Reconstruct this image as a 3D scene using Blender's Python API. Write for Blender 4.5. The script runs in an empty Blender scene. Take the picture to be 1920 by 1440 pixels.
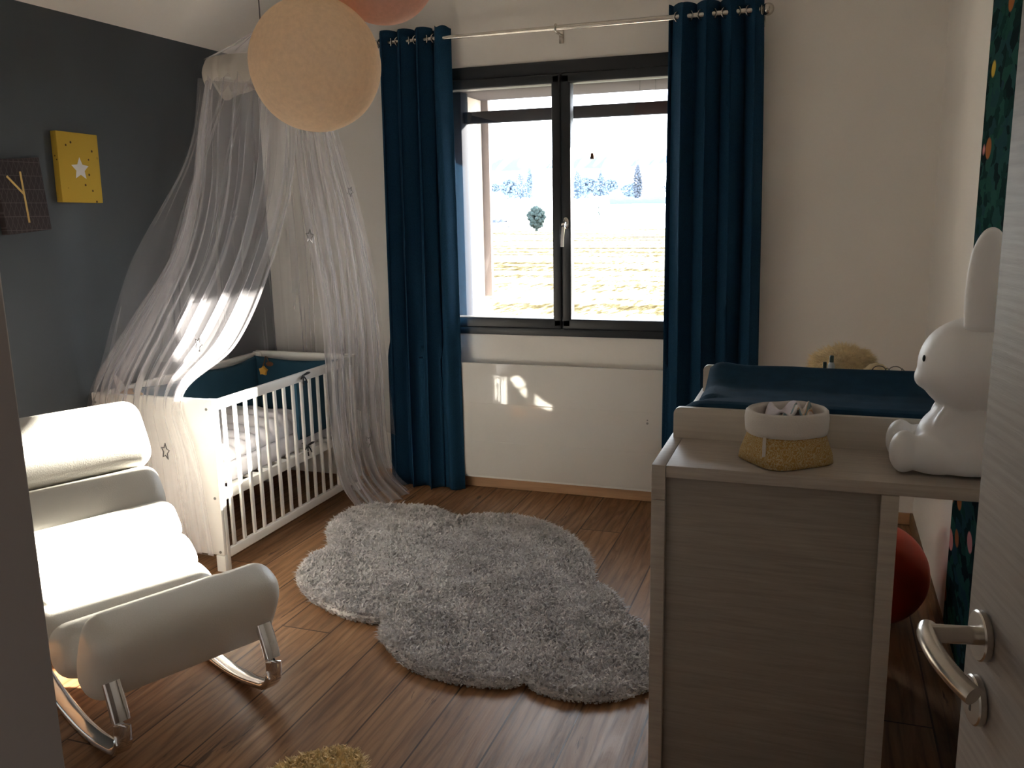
import bpy, bmesh, math, random
from mathutils import Vector, Matrix, noise
random.seed(7)
S = bpy.context.scene
COL = S.collection
PI = math.pi
R = math.radians

# ------------------------------------------------------------ camera, sky, sun, exposure
def camera():
    yaw, pitch, roll = R(-19.366), R(-11.170), R(-1.0963)
    cy, sy, cp, sp, cr, sr = math.cos(yaw), math.sin(yaw), math.cos(pitch), math.sin(pitch), math.cos(roll), math.sin(roll)
    fwd = Vector((sy * cp, cy * cp, sp)); right = Vector((cy, -sy, 0)); up = right.cross(fwd)
    r = cr * right + sr * up; u = -sr * right + cr * up
    cd = bpy.data.cameras.new('camera'); cd.sensor_width = 36; cd.lens = 1650 / 1920 * 36
    cd.clip_start = .02; cd.clip_end = 5000
    o = bpy.data.objects.new('camera', cd); COL.objects.link(o)
    m = Matrix((r, u, -fwd)).transposed().to_4x4(); m.translation = Vector((0, 0, 1.5))
    o.matrix_world = m
    S.camera = o
camera()
S.view_settings.view_transform = 'Standard'; S.view_settings.look = 'None'
S.view_settings.gamma = 1; S.view_settings.use_curve_mapping = False
S.view_settings.exposure = EXPO = 2.3
S.cycles.max_bounces = 16; S.cycles.diffuse_bounces = 10; S.cycles.glossy_bounces = 6; S.cycles.transparent_max_bounces = 32

w = bpy.data.worlds.new('sky'); S.world = w; w.use_nodes = True
bg = w.node_tree.nodes['Background']; bg.inputs['Color'].default_value = (.86, .92, 1.0, 1); bg.inputs['Strength'].default_value = 3.0

SUN_AZ, SUN_EL = R(27.5), R(22.5)            # azimuth from +y towards +x
sd = Vector((math.sin(SUN_AZ) * math.cos(SUN_EL), math.cos(SUN_AZ) * math.cos(SUN_EL), math.sin(SUN_EL)))
sun = bpy.data.lights.new('sun', 'SUN'); sun.energy = 20; sun.angle = R(.8); sun.color = (1, .92, .80)
so = bpy.data.objects.new('sun', sun); COL.objects.link(so); so.rotation_euler = sd.to_track_quat('Z', 'Y').to_euler(); so.location = (3, 12, 8)
pt = bpy.data.lights.new('window_portal', 'AREA'); pt.shape = 'RECTANGLE'; pt.size = 1.5; pt.size_y = 1.35; pt.cycles.is_portal = True
po = bpy.data.objects.new('window_portal', pt); COL.objects.link(po); po.location = (-1.247, 4.50, 1.53); po.rotation_euler = (R(-90), 0, 0)

# ------------------------------------------------------------ materials
def nm(name):
    m = bpy.data.materials.new(name); m.use_nodes = True
    nt = m.node_tree; b = nt.nodes['Principled BSDF']
    return m, nt, b
def L(nt, a, b): nt.links.new(a, b)
def N(nt, t, **kw):
    n = nt.nodes.new(t)
    for k, v in kw.items():
        if k in n.inputs: n.inputs[k].default_value = v
        else: setattr(n, k, v)
    return n
def ramp(nt, fac, stops):
    r = nt.nodes.new('ShaderNodeValToRGB'); e = r.color_ramp.elements
    while len(e) < len(stops): e.new(.5)
    for i, (p, c) in enumerate(stops):
        e[i].position = p; e[i].color = (*c, 1) if len(c) == 3 else c
    L(nt, fac, r.inputs[0]); return r.outputs[0]
def coords(nt, scale=(1, 1, 1), rot=(0, 0, 0), loc=(0, 0, 0), kind='Object'):
    tc = nt.nodes.new('ShaderNodeTexCoord'); mp = nt.nodes.new('ShaderNodeMapping')
    mp.inputs['Scale'].default_value = scale; mp.inputs['Rotation'].default_value = rot; mp.inputs['Location'].default_value = loc
    L(nt, tc.outputs[kind], mp.inputs[0]); return mp.outputs[0]
def mat(name, c, rough=.6, metal=0, var=.06, scale=8, bump=0, bscale=200, coat=0, sheen=0, spec=.5, stretch=(1, 1, 1)):
    m, nt, b = nm(name)
    co = coords(nt, stretch)
    n = N(nt, 'ShaderNodeTexNoise', Scale=scale, Detail=4); L(nt, co, n.inputs['Vector'])
    lo = tuple(x * (1 - var) for x in c); hi = tuple(min(1, x * (1 + var)) for x in c)
    L(nt, ramp(nt, n.outputs[0], [(.3, lo), (.7, hi)]), b.inputs['Base Color'])
    b.inputs['Roughness'].default_value = rough; b.inputs['Metallic'].default_value = metal
    b.inputs['Coat Weight'].default_value = coat; b.inputs['Sheen Weight'].default_value = sheen
    b.inputs['Specular IOR Level'].default_value = spec
    if bump:
        n2 = N(nt, 'ShaderNodeTexNoise', Scale=bscale, Detail=3); L(nt, co, n2.inputs['Vector'])
        bp = N(nt, 'ShaderNodeBump', Strength=bump, Distance=.002); L(nt, n2.outputs[0], bp.inputs['Height']); L(nt, bp.outputs[0], b.inputs['Normal'])
    return m
M = {}
M['wall'] = mat('white_wall_paint', (.80, .775, .74), .85, var=.02, scale=3, bump=.25, bscale=120)
M['ceil'] = mat('ceiling_paint', (.86, .835, .80), .9, var=.02, scale=3, bump=.25, bscale=90)
M['dark'] = mat('slate_blue_wall_paint', (.056, .069, .082), .55, var=.05, scale=2, bump=.2, bscale=120)
M['jamb'] = mat('jamb_wood', (.20, .165, .14), .6, var=.05, scale=3)
M['hall'] = mat('hall_paint', (.42, .36, .30), .9)
M['anth'] = mat('anthracite_frame', (.012, .016, .022), .42, var=.04, bump=.1, bscale=500)
M['render'] = mat('house_render', (.62, .56, .50), .9, var=.1, bump=.6, bscale=60)
M['shutw'] = mat('shutter_brown', (.17, .15, .15), .9, spec=.1)
M['guide'] = mat('matte_guide_rail', (.016, .018, .026), .9, spec=.08)
M['soffit'] = mat('grey_soffit', (.05, .045, .05), .9, spec=.1)
M['chrome'] = mat('chrome', (.82, .82, .83), .08, 1, var=.02)
M['steel'] = mat('brushed_steel', (.60, .57, .52), .27, 1, var=.04, scale=60)
M['leather'] = mat('white_leatherette', (.66, .64, .59), .42, var=.02, bump=.35, bscale=260, spec=.5)
M['crib'] = mat('white_crib_lacquer', (.80, .79, .76), .35, var=.02)
M['screw'] = mat('zinc_screw', (.3, .3, .3), .4, .8)
M['rad'] = mat('white_glass_panel', (.72, .70, .67), .07, var=.01, coat=.6, spec=.6)
M['black'] = mat('black_plastic', (.01, .01, .012), .4)
M['base'] = mat('oak_baseboard', (.48, .28, .15), .5, var=.15, scale=12, stretch=(.3, 4, 4))
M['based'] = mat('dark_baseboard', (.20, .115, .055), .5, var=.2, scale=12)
M['mattress'] = mat('white_cotton', (.74, .72, .76), .9, bump=.3, bscale=300)
M['bumper'] = mat('blue_cotton', (.010, .055, .095), .9, var=.1, bump=.3, bscale=400)
M['matblue'] = mat('navy_towelling', (.014, .046, .088), .95, var=.15, scale=20, bump=.5, bscale=500, spec=.15)
M['yellow'] = mat('mustard_felt', (.68, .36, .06), .9)
M['brown'] = mat('brown_felt', (.14, .06, .03), .9)
M['gold'] = mat('gold_print', (.62, .42, .12), .5)
M['whitep'] = mat('white_print', (.80, .80, .80), .7)
M['grey'] = mat('grey_cord', (.10, .095, .10), .6)
M['rabbit'] = mat('white_vinyl', (.78, .79, .81), .45, var=.02, spec=.4)
M['eye'] = mat('eye_black', (.01, .01, .01), .3)
M['cream'] = mat('cream_fleece', (.74, .62, .40), .95, var=.15, scale=30, bump=.8, bscale=120)
M['rugy'] = mat('mustard_shag', (.80, .64, .36), .95, var=.25, scale=60)
M['rug'] = mat('grey_shag', (.60, .575, .575), .95, var=.20, scale=9)
M['ballo'] = mat('orange_rubber', (.85, .09, .025), .35, var=.03)
M['liner'] = mat('white_canvas', (.58, .55, .52), .9, bump=.4, bscale=300)
M['bottle'] = mat('clear_bottle', (.45, .48, .52), .25)
M['capg'] = mat('dark_green_cap', (.005, .03, .025), .35)
M['tan'] = mat('tan_plush', (.45, .30, .18), .95, bump=.5)
M['pinkish'] = mat('lilac_cloth', (.55, .50, .53), .95, bump=.5)

def m_floor():
    m, nt, b = nm('oak_plank_floor')
    co = coords(nt, (1, 1, 1), (0, 0, R(90)), (0, .029, 0))     # planks run along y
    br = nt.nodes.new('ShaderNodeTexBrick'); br.offset = .37; br.offset_frequency = 2
    for k, v in {'Scale': 1, 'Mortar Size': .003, 'Mortar Smooth': .1, 'Brick Width': 1.29, 'Row Height': .2}.items(): br.inputs[k].default_value = v
    br.inputs['Color1'].default_value = (0, 0, 0, 1); br.inputs['Color2'].default_value = (1, 1, 1, 1); br.inputs['Mortar'].default_value = (.5, .5, .5, 1)
    L(nt, co, br.inputs['Vector'])
    # per plank offset of the grain
    sep = nt.nodes.new('ShaderNodeSeparateXYZ'); L(nt, co, sep.inputs[0])
    add = N(nt, 'ShaderNodeVectorMath', operation='MULTIPLY_ADD'); L(nt, br.outputs['Color'], add.inputs[0]); add.inputs[1].default_value = (7.3, 3.1, 5.7); L(nt, co, add.inputs[2])
    st = N(nt, 'ShaderNodeVectorMath', operation='MULTIPLY'); L(nt, add.outputs[0], st.inputs[0]); st.inputs[1].default_value = (1.0, 9, 1)
    n1 = N(nt, 'ShaderNodeTexNoise', Scale=2.2, Detail=8, Roughness=.62, Distortion=1.2); L(nt, st.outputs[0], n1.inputs['Vector'])
    st2 = N(nt, 'ShaderNodeVectorMath', operation='MULTIPLY'); L(nt, add.outputs[0], st2.inputs[0]); st2.inputs[1].default_value = (4, 120, 1)
    n2 = N(nt, 'ShaderNodeTexNoise', Scale=1.5, Detail=3); L(nt, st2.outputs[0], n2.inputs['Vector'])
    wv = nt.nodes.new('ShaderNodeTexWave'); wv.wave_type = 'BANDS'; wv.bands_direction = 'Y'
    st3 = N(nt, 'ShaderNodeVectorMath', operation='MULTIPLY'); L(nt, add.outputs[0], st3.inputs[0]); st3.inputs[1].default_value = (.5, 3.5, 1)
    L(nt, st3.outputs[0], wv.inputs['Vector']); wv.inputs['Scale'].default_value = 2.6; wv.inputs['Distortion'].default_value = 9; wv.inputs['Detail'].default_value = 2.5; wv.inputs['Detail Scale'].default_value = 1.4
    c1 = ramp(nt, n1.outputs[0], [(.28, (.16, .075, .032)), (.50, (.29, .150, .070)), (.74, (.39, .225, .115))])
    c2 = ramp(nt, wv.outputs[0], [(0, (.62, .62, .62)), (.25, (.95, .95, .95)), (1, (1.05, 1.05, 1.05))])
    c3 = ramp(nt, n2.outputs[0], [(.3, (.93, .93, .93)), (.7, (1.04, 1.04, 1.04))])
    c4 = ramp(nt, br.outputs['Color'], [(0, (.76, .74, .74)), (1, (1.1, 1.1, 1.1))])
    def mul(a, b_, f=1):
        x = N(nt, 'ShaderNodeMix', data_type='RGBA', blend_type='MULTIPLY'); x.inputs[0].default_value = f; L(nt, a, x.inputs[6]); L(nt, b_, x.inputs[7]); return x.outputs[2]
    c = mul(mul(mul(c1, c2, .75), c3), c4)
    # dark cracks and knots
    st4 = N(nt, 'ShaderNodeVectorMath', operation='MULTIPLY'); L(nt, add.outputs[0], st4.inputs[0]); st4.inputs[1].default_value = (.8, 6, 1)
    n3 = N(nt, 'ShaderNodeTexNoise', Scale=3.1, Detail=5, Roughness=.7, Distortion=.6); L(nt, st4.outputs[0], n3.inputs['Vector'])
    c = mul(c, ramp(nt, n3.outputs[0], [(.325, (.28, .24, .22)), (.37, (1, 1, 1))]))
    c = mul(c, ramp(nt, br.outputs['Fac'], [(0, (1, 1, 1)), (.9, (.22, .18, .15))]))
    L(nt, c, b.inputs['Base Color'])
    L(nt, ramp(nt, n1.outputs[0], [(.3, (.50, .50, .50)), (.7, (.36, .36, .36))]), b.inputs['Roughness'])
    b.inputs['Specular IOR Level'].default_value = .33
    bp = N(nt, 'ShaderNodeBump', Strength=.25, Distance=.002); L(nt, n2.outputs[0], bp.inputs['Height']); L(nt, bp.outputs[0], b.inputs['Normal'])
    return m
M['floor'] = m_floor()

def m_wood(name, c0, c1, axis=0, rough=.55, bump=.35, dens=55, dist=2.0):
    m, nt, b = nm(name)
    s = [dens, dens, dens]; s[axis] = dens * .045
    co = coords(nt, tuple(s))
    n1 = N(nt, 'ShaderNodeTexNoise', Scale=1, Detail=6, Roughness=.6, Distortion=dist); L(nt, co, n1.inputs['Vector'])
    L(nt, ramp(nt, n1.outputs[0], [(.3, c0), (.7, c1)]), b.inputs['Base Color']); b.inputs['Roughness'].default_value = rough
    bp = N(nt, 'ShaderNodeBump', Strength=bump, Distance=.002); L(nt, n1.outputs[0], bp.inputs['Height']); L(nt, bp.outputs[0], b.inputs['Normal'])
    return m
M['cab'] = m_wood('greige_oak_laminate', (.34, .30, .26), (.43, .385, .335), 0, .42, .12, 130, .4)
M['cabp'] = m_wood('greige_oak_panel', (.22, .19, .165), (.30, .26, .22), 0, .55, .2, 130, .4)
M['traym'] = m_wood('pale_tray_laminate', (.54, .49, .43), (.62, .57, .50), 0, .5, .08, 90, .3)
def m_door():
    m, nt, b = nm('greige_grained_door')
    co = coords(nt, (.5, .5, 5))
    wv = nt.nodes.new('ShaderNodeTexWave'); wv.wave_type = 'BANDS'; wv.bands_direction = 'Z'; L(nt, co, wv.inputs['Vector'])
    for k, v in {'Scale': 5, 'Distortion': 7, 'Detail': 4, 'Detail Scale': .9, 'Detail Roughness': .6}.items(): wv.inputs[k].default_value = v
    co2 = coords(nt, (6, 6, 120)); n = N(nt, 'ShaderNodeTexNoise', Scale=1.3, Detail=5, Roughness=.65); L(nt, co2, n.inputs['Vector'])
    mx = N(nt, 'ShaderNodeMix', data_type='FLOAT'); mx.inputs[0].default_value = .86; L(nt, wv.outputs['Fac'], mx.inputs[2]); L(nt, n.outputs[0], mx.inputs[3])
    L(nt, ramp(nt, mx.outputs[0], [(.28, (.19, .16, .14)), (.62, (.265, .225, .195))]), b.inputs['Base Color']); b.inputs['Roughness'].default_value = .6
    bp = N(nt, 'ShaderNodeBump', Strength=.3, Distance=.002); L(nt, mx.outputs[0], bp.inputs['Height']); L(nt, bp.outputs[0], b.inputs['Normal'])
    return m
M['door'] = m_door()

def m_curtain():
    m, nt, b = nm('petrol_blue_curtain'); out = nt.nodes['Material Output']
    co = coords(nt, (220, 220, 260)); n = N(nt, 'ShaderNodeTexNoise', Scale=1, Detail=2); L(nt, co, n.inputs['Vector'])
    c = ramp(nt, n.outputs[0], [(.3, (.009, .036, .078)), (.7, (.014, .056, .112))])
    L(nt, c, b.inputs['Base Color']); b.inputs['Roughness'].default_value = .95; b.inputs['Specular IOR Level'].default_value = .12
    bp = N(nt, 'ShaderNodeBump', Strength=.5, Distance=.001); L(nt, n.outputs[0], bp.inputs['Height']); L(nt, bp.outputs[0], b.inputs['Normal'])
    tr = N(nt, 'ShaderNodeBsdfTranslucent'); L(nt, c, tr.inputs[0])
    mx = N(nt, 'ShaderNodeMixShader'); mx.inputs[0].default_value = .005; L(nt, b.outputs[0], mx.inputs[1]); L(nt, tr.outputs[0], mx.inputs[2]); L(nt, mx.outputs[0], out.inputs[0])
    return m
M['curtain'] = m_curtain()
def m_net():
    m, nt, b = nm('white_tulle'); out = nt.nodes['Material Output']
    co = coords(nt, (14, .35, 1), kind='UV'); n = N(nt, 'ShaderNodeTexNoise', Scale=1, Detail=3, Roughness=.6, Distortion=.4); L(nt, co, n.inputs['Vector'])
    d = N(nt, 'ShaderNodeBsdfDiffuse'); d.inputs[0].default_value = (.80, .78, .82, 1)
    tl = N(nt, 'ShaderNodeBsdfTranslucent'); tl.inputs[0].default_value = (.80, .78, .82, 1)
    tp = N(nt, 'ShaderNodeBsdfTransparent')
    a = N(nt, 'ShaderNodeMixShader'); a.inputs[0].default_value = .5; L(nt, d.outputs[0], a.inputs[1]); L(nt, tl.outputs[0], a.inputs[2])
    mx = N(nt, 'ShaderNodeMixShader'); f = ramp(nt, n.outputs[0], [(.36, (.15,) * 3), (.50, (.23,) * 3), (.68, (.42,) * 3)])
    co3 = coords(nt, (75, .8, 1), kind='UV'); n3 = N(nt, 'ShaderNodeTexNoise', Scale=1, Detail=2); L(nt, co3, n3.inputs['Vector'])
    g3 = N(nt, 'ShaderNodeMapRange'); g3.inputs[1].default_value = .25; g3.inputs[2].default_value = .75; g3.inputs[3].default_value = .82; g3.inputs[4].default_value = 1.2; L(nt, n3.outputs[0], g3.inputs[0])
    f2 = N(nt, 'ShaderNodeMath', operation='MULTIPLY'); L(nt, f, f2.inputs[0]); L(nt, g3.outputs[0], f2.inputs[1]); f = f2.outputs[0]
    L(nt, f, mx.inputs[0]); L(nt, tp.outputs[0], mx.inputs[1]); L(nt, a.outputs[0], mx.inputs[2]); L(nt, mx.outputs[0], out.inputs[0])
    nt.nodes.remove(b); return m
M['net'] = m_net()
def m_ruffle():
    m, nt, b = nm('gathered_tulle'); b.inputs['Base Color'].default_value = (.62, .58, .52, 1); b.inputs['Roughness'].default_value = .95
    out = nt.nodes['Material Output']; tp = N(nt, 'ShaderNodeBsdfTransparent'); mx = N(nt, 'ShaderNodeMixShader'); mx.inputs[0].default_value = .72
    L(nt, tp.outputs[0], mx.inputs[1]); L(nt, b.outputs[0], mx.inputs[2]); L(nt, mx.outputs[0], out.inputs[0]); return m
M['ruffle'] = m_ruffle()
def m_glass():
    m, nt, b = nm('window_glass'); out = nt.nodes['Material Output']; nt.nodes.remove(b)
    tp = N(nt, 'ShaderNodeBsdfTransparent'); tp.inputs[0].default_value = (.97, .98, .98, 1)
    g = N(nt, 'ShaderNodeBsdfGlossy', Roughness=.01); mx = N(nt, 'ShaderNodeMixShader'); mx.inputs[0].default_value = .06
    L(nt, tp.outputs[0], mx.inputs[1]); L(nt, g.outputs[0], mx.inputs[2]); L(nt, mx.outputs[0], out.inputs[0]); return m
M['glass'] = m_glass()
def m_shade(name, c, tl=.5):
    m, nt, b = nm(name); out = nt.nodes['Material Output']
    co = coords(nt); v = N(nt, 'ShaderNodeTexNoise', Scale=70, Detail=4, Roughness=.7); L(nt, co, v.inputs['Vector'])
    cc = ramp(nt, v.outputs[0], [(.3, tuple(x * .88 for x in c)), (.7, c)])
    L(nt, cc, b.inputs['Base Color']); b.inputs['Roughness'].default_value = .95
    bp = N(nt, 'ShaderNodeBump', Strength=.6, Distance=.002); L(nt, v.outputs[0], bp.inputs['Height']); L(nt, bp.outputs[0], b.inputs['Normal'])
    t = N(nt, 'ShaderNodeBsdfTranslucent'); L(nt, cc, t.inputs[0]); mx = N(nt, 'ShaderNodeMixShader'); mx.inputs[0].default_value = tl
    L(nt, b.outputs[0], mx.inputs[1]); L(nt, t.outputs[0], mx.inputs[2]); L(nt, mx.outputs[0], out.inputs[0]); return m
M['ballc'] = m_shade('apricot_cotton_shell', (.99, .83, .65), .5)
M['ballp'] = m_shade('pink_cotton_shell', (.88, .60, .49), .45)
def m_wallpaper():
    m, nt, b = nm('jungle_wallpaper')
    co = coords(nt, (1, 7, 15)); dn = N(nt, 'ShaderNodeTexNoise', Scale=1.2, Detail=3); L(nt, co, dn.inputs['Vector'])
    mxv = N(nt, 'ShaderNodeVectorMath', operation='MULTIPLY_ADD'); L(nt, dn.outputs['Color'], mxv.inputs[0]); mxv.inputs[1].default_value = (1.2, 1.2, 1.2); L(nt, co, mxv.inputs[2])
    v = nt.nodes.new('ShaderNodeTexVoronoi'); v.inputs['Scale'].default_value = 1.6; L(nt, mxv.outputs[0], v.inputs['Vector'])
    sp = nt.nodes.new('ShaderNodeSeparateColor'); L(nt, v.outputs['Color'], sp.inputs[0])
    leaf = ramp(nt, sp.outputs[0], [(0, (.002, .008, .012)), (.35, (.004, .028, .025)), (.65, (.015, .07, .055)), (1, (.012, .04, .06))])
    co2 = coords(nt, (1, 5.5, 8.5)); v2 = nt.nodes.new('ShaderNodeTexVoronoi'); v2.inputs['Scale'].default_value = 1.0; L(nt, co2, v2.inputs['Vector'])
    sp2 = nt.nodes.new('ShaderNodeSeparateColor'); L(nt, v2.outputs['Color'], sp2.inputs[0])
    pet = ramp(nt, sp2.outputs[1], [(0, (.62, .26, .26)), (.4, (.66, .30, .30)), (.45, (.30, .10, .04)), (.7, (.32, .12, .04)), (.75, (.55, .38, .06)), (1, (.5, .4, .45))])
    pet.node.color_ramp.interpolation = 'CONSTANT'
    msk = ramp(nt, v2.outputs['Distance'], [(.27, (1, 1, 1)), (.31, (0, 0, 0))])
    msk2 = ramp(nt, sp2.outputs[0], [(.45, (0, 0, 0)), (.5, (1, 1, 1))])
    mm = N(nt, 'ShaderNodeMath', operation='MULTIPLY'); L(nt, msk, mm.inputs[0]); L(nt, msk2, mm.inputs[1])
    mx = N(nt, 'ShaderNodeMix', data_type='RGBA'); L(nt, mm.outputs[0], mx.inputs[0]); L(nt, leaf, mx.inputs[6]); L(nt, pet, mx.inputs[7])
    L(nt, mx.outputs[2], b.inputs['Base Color']); b.inputs['Roughness'].default_value = 1; b.inputs['Specular IOR Level'].default_value = .05; return m
M['wallpaper'] = m_wallpaper()
def m_canvas_dark():
    m, nt, b = nm('charcoal_canvas')
    def lines(rot, scale, th, dirn):
        co = coords(nt, (1, 1, 1), rot); wv = nt.nodes.new('ShaderNodeTexWave'); wv.bands_direction = dirn; wv.wave_profile = 'TRI'; wv.inputs['Scale'].default_value = scale
        L(nt, co, wv.inputs['Vector']); return ramp(nt, wv.outputs['Fac'], [(th, (0, 0, 0)), (1, (1, 1, 1))])
    a = lines((R(20), 0, 0), 14, .86, 'Y'); c = lines((R(-20), 0, 0), 14, .86, 'Y'); h = lines((0, 0, 0), 6, .95, 'Z')
    m1 = N(nt, 'ShaderNodeMath', operation='MAXIMUM'); L(nt, a, m1.inputs[0]); L(nt, c, m1.inputs[1])
    k = N(nt, 'ShaderNodeMath', operation='MULTIPLY'); k.inputs[1].default_value = .45; L(nt, m1.outputs[0], k.inputs[0])
    m2 = N(nt, 'ShaderNodeMath', operation='MAXIMUM'); L(nt, k.outputs[0], m2.inputs[0]); L(nt, h, m2.inputs[1])
    L(nt, ramp(nt, m2.outputs[0], [(0, (.040, .030, .034)), (1, (.16, .14, .14))]), b.inputs['Base Color']); b.inputs['Roughness'].default_value = .8; return m
M['cdark'] = m_canvas_dark()
def m_canvas_yellow():
    m, nt, b = nm('yellow_speckled_canvas')
    co = coords(nt, (1, 1, 1)); v = nt.nodes.new('ShaderNodeTexVoronoi'); v.inputs['Scale'].default_value = 42; L(nt, co, v.inputs['Vector'])
    sp = nt.nodes.new('ShaderNodeSeparateColor'); L(nt, v.outputs['Color'], sp.inputs[0])
    a = ramp(nt, v.outputs['Distance'], [(.22, (1, 1, 1)), (.27, (0, 0, 0))]); q = ramp(nt, sp.outputs[0], [(.42, (0, 0, 0)), (.46, (1, 1, 1))])
    mm = N(nt, 'ShaderNodeMath', operation='MULTIPLY'); L(nt, a, mm.inputs[0]); L(nt, q, mm.inputs[1])
    mx = N(nt, 'ShaderNodeMix', data_type='RGBA'); L(nt, mm.outputs[0], mx.inputs[0]); mx.inputs[6].default_value = (.60, .40, .045, 1); mx.inputs[7].default_value = (.09, .05, .01, 1)
    L(nt, mx.outputs[2], b.inputs['Base Color']); b.inputs['Roughness'].default_value = .8; return m
M['cyel'] = m_canvas_yellow()
def m_basket():
    m, nt, b = nm('ochre_dandelion_print_cotton')
    co = coords(nt); v = nt.nodes.new('ShaderNodeTexVoronoi'); v.inputs['Scale'].default_value = 26; L(nt, co, v.inputs['Vector'])
    sub = N(nt, 'ShaderNodeVectorMath', operation='SUBTRACT'); L(nt, co, sub.inputs[0]); L(nt, v.outputs['Position'], sub.inputs[1])
    n = N(nt, 'ShaderNodeTexNoise', Scale=120, Detail=3, Distortion=1.5); L(nt, co, n.inputs['Vector'])
    wv = nt.nodes.new('ShaderNodeTexWave'); wv.wave_type = 'RINGS'; wv.inputs['Scale'].default_value = 70; wv.inputs['Distortion'].default_value = 22; wv.inputs['Detail'].default_value = 4; L(nt, co, wv.inputs['Vector'])
    L(nt, ramp(nt, wv.outputs['Fac'], [(.15, (.48, .40, .24)), (.55, (.42, .27, .085)), (.9, (.36, .21, .05))]), b.inputs['Base Color']); b.inputs['Roughness'].default_value = .9; return m
M['basket'] = m_basket()
def m_stripe():
    m, nt, b = nm('striped_muslin')
    co = coords(nt, (1, 1, 1), (0, 0, R(15))); wv = nt.nodes.new('ShaderNodeTexWave'); wv.inputs['Scale'].default_value = 12; wv.inputs['Distortion'].default_value = 1; L(nt, co, wv.inputs['Vector'])
    L(nt, ramp(nt, wv.outputs['Fac'], [(0, (.62, .58, .55)), (.5, (.62, .58, .55)), (.6, (.42, .20, .08)), (.75, (.6, .5, .35)), (.9, (.12, .18, .20)), (1, (.2, .28, .3))]), b.inputs['Base Color']); b.inputs['Roughness'].default_value = .95; return m
M['stripe'] = m_stripe()
# outside
def m_field():
    m, nt, b = nm('stubble_field')
    co = coords(nt, (2.4, .5, 1), (0, 0, R(8))); n = N(nt, 'ShaderNodeTexNoise', Scale=1.0, Detail=4, Roughness=.7); L(nt, co, n.inputs['Vector'])
    co2 = coords(nt, (.02, .16, 1), (0, 0, R(8))); n2 = N(nt, 'ShaderNodeTexNoise', Scale=1.0, Detail=3); L(nt, co2, n2.inputs['Vector'])
    mx = N(nt, 'ShaderNodeMath', operation='ADD'); L(nt, n.outputs[0], mx.inputs[0]); L(nt, n2.outputs[0], mx.inputs[1])
    L(nt, ramp(nt, mx.outputs[0], [(.80, (.018, .013, .005)), (.98, (.066, .058, .034)), (1.18, (.16, .15, .11))]), b.inputs['Base Color']); b.inputs['Roughness'].default_value = 1; b.inputs['Specular IOR Level'].default_value = 0; return m
M['field'] = m_field()
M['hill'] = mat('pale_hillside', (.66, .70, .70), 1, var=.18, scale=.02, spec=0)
M['treef'] = mat('haze_tinted_evergreen', (.092, .125, .175), 1, var=.1, spec=0)  # bluish base colour stands in for atmospheric haze; no haze volume
M['treeb'] = mat('haze_tinted_branches', (.055, .065, .085), 1, var=.1, spec=0)  # grey-blue tint paints the haze of distance onto the bark
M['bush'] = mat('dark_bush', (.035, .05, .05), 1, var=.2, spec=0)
M['farhill'] = mat('haze_tinted_wooded_hill', (.085, .115, .145), 1, var=.1, scale=.02, spec=0)  # aerial haze over the hill is put into this pale blue colour

# ------------------------------------------------------------ builders
ORG = {}
def tag(o, label=None, cat=None, group=None, kind=None):
    if label: o['label'] = label
    if cat: o['category'] = cat
    if group: o['group'] = group
    if kind: o['kind'] = kind
    return o
def thing(name, loc, label=None, cat=None, group=None, kind=None):
    o = bpy.data.objects.new(name, None); COL.objects.link(o); o.location = loc; o.empty_display_size = .05
    ORG[o.name] = Vector(loc); return tag(o, label, cat, group, kind)
def obj(name, bm, m, parent=None, smooth=35, loc=None):
    """bm holds world coordinates; the object gets its origin at loc / its parent's origin"""
    if parent is not None: base = ORG[parent.name]
    elif loc is not None: base = Vector(loc)
    else: base = Vector((0, 0, 0))
    bmesh.ops.recalc_face_normals(bm, faces=bm.faces)
    bmesh.ops.translate(bm, verts=bm.verts, vec=-base)
    me = bpy.data.meshes.new(name); bm.to_mesh(me); bm.free()
    o = bpy.data.objects.new(name, me); COL.objects.link(o)
    for mm in (m if isinstance(m, (list, tuple)) else [m]): me.materials.append(mm)
    if smooth:
        for p in me.polygons: p.use_smooth = True
        if smooth < 180: me.set_sharp_from_angle(angle=R(smooth))
    if parent is not None: o.parent = parent
    else: o.location = base
    ORG[o.name] = base.copy(); return o
def BM(): return bmesh.new()
def box(bm, x0, x1, y0, y1, z0, z1, bev=0, T=None, seg=2):
    vs = [bm.verts.new((x, y, z)) for z in (z0, z1) for y in (y0, y1) for x in (x0, x1)]
    f = [bm.faces.new([vs[i] for i in q]) for q in ((0, 2, 3, 1), (4, 5, 7, 6), (0, 1, 5, 4), (2, 6, 7, 3), (0, 4, 6, 2), (1, 3, 7, 5))]
    if bev:
        es = list({e for ff in f for e in ff.edges})
        r = bmesh.ops.bevel(bm, geom=es, offset=bev, segments=seg, affect='EDGES', profile=.5)
        vs = list({v for ff in r['faces'] for v in ff.verts} | {v for v in vs if v.is_valid})
    if T is not None: bmesh.ops.transform(bm, matrix=T, verts=vs)
    return bm
def frame_at(t, up=Vector((0, 0, 1))):
    t = t.normalized()
    if abs(t.dot(up)) > .98: up = Vector((0, 1, 0))
    a = up.cross(t).normalized(); b = t.cross(a); return a, b
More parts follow.
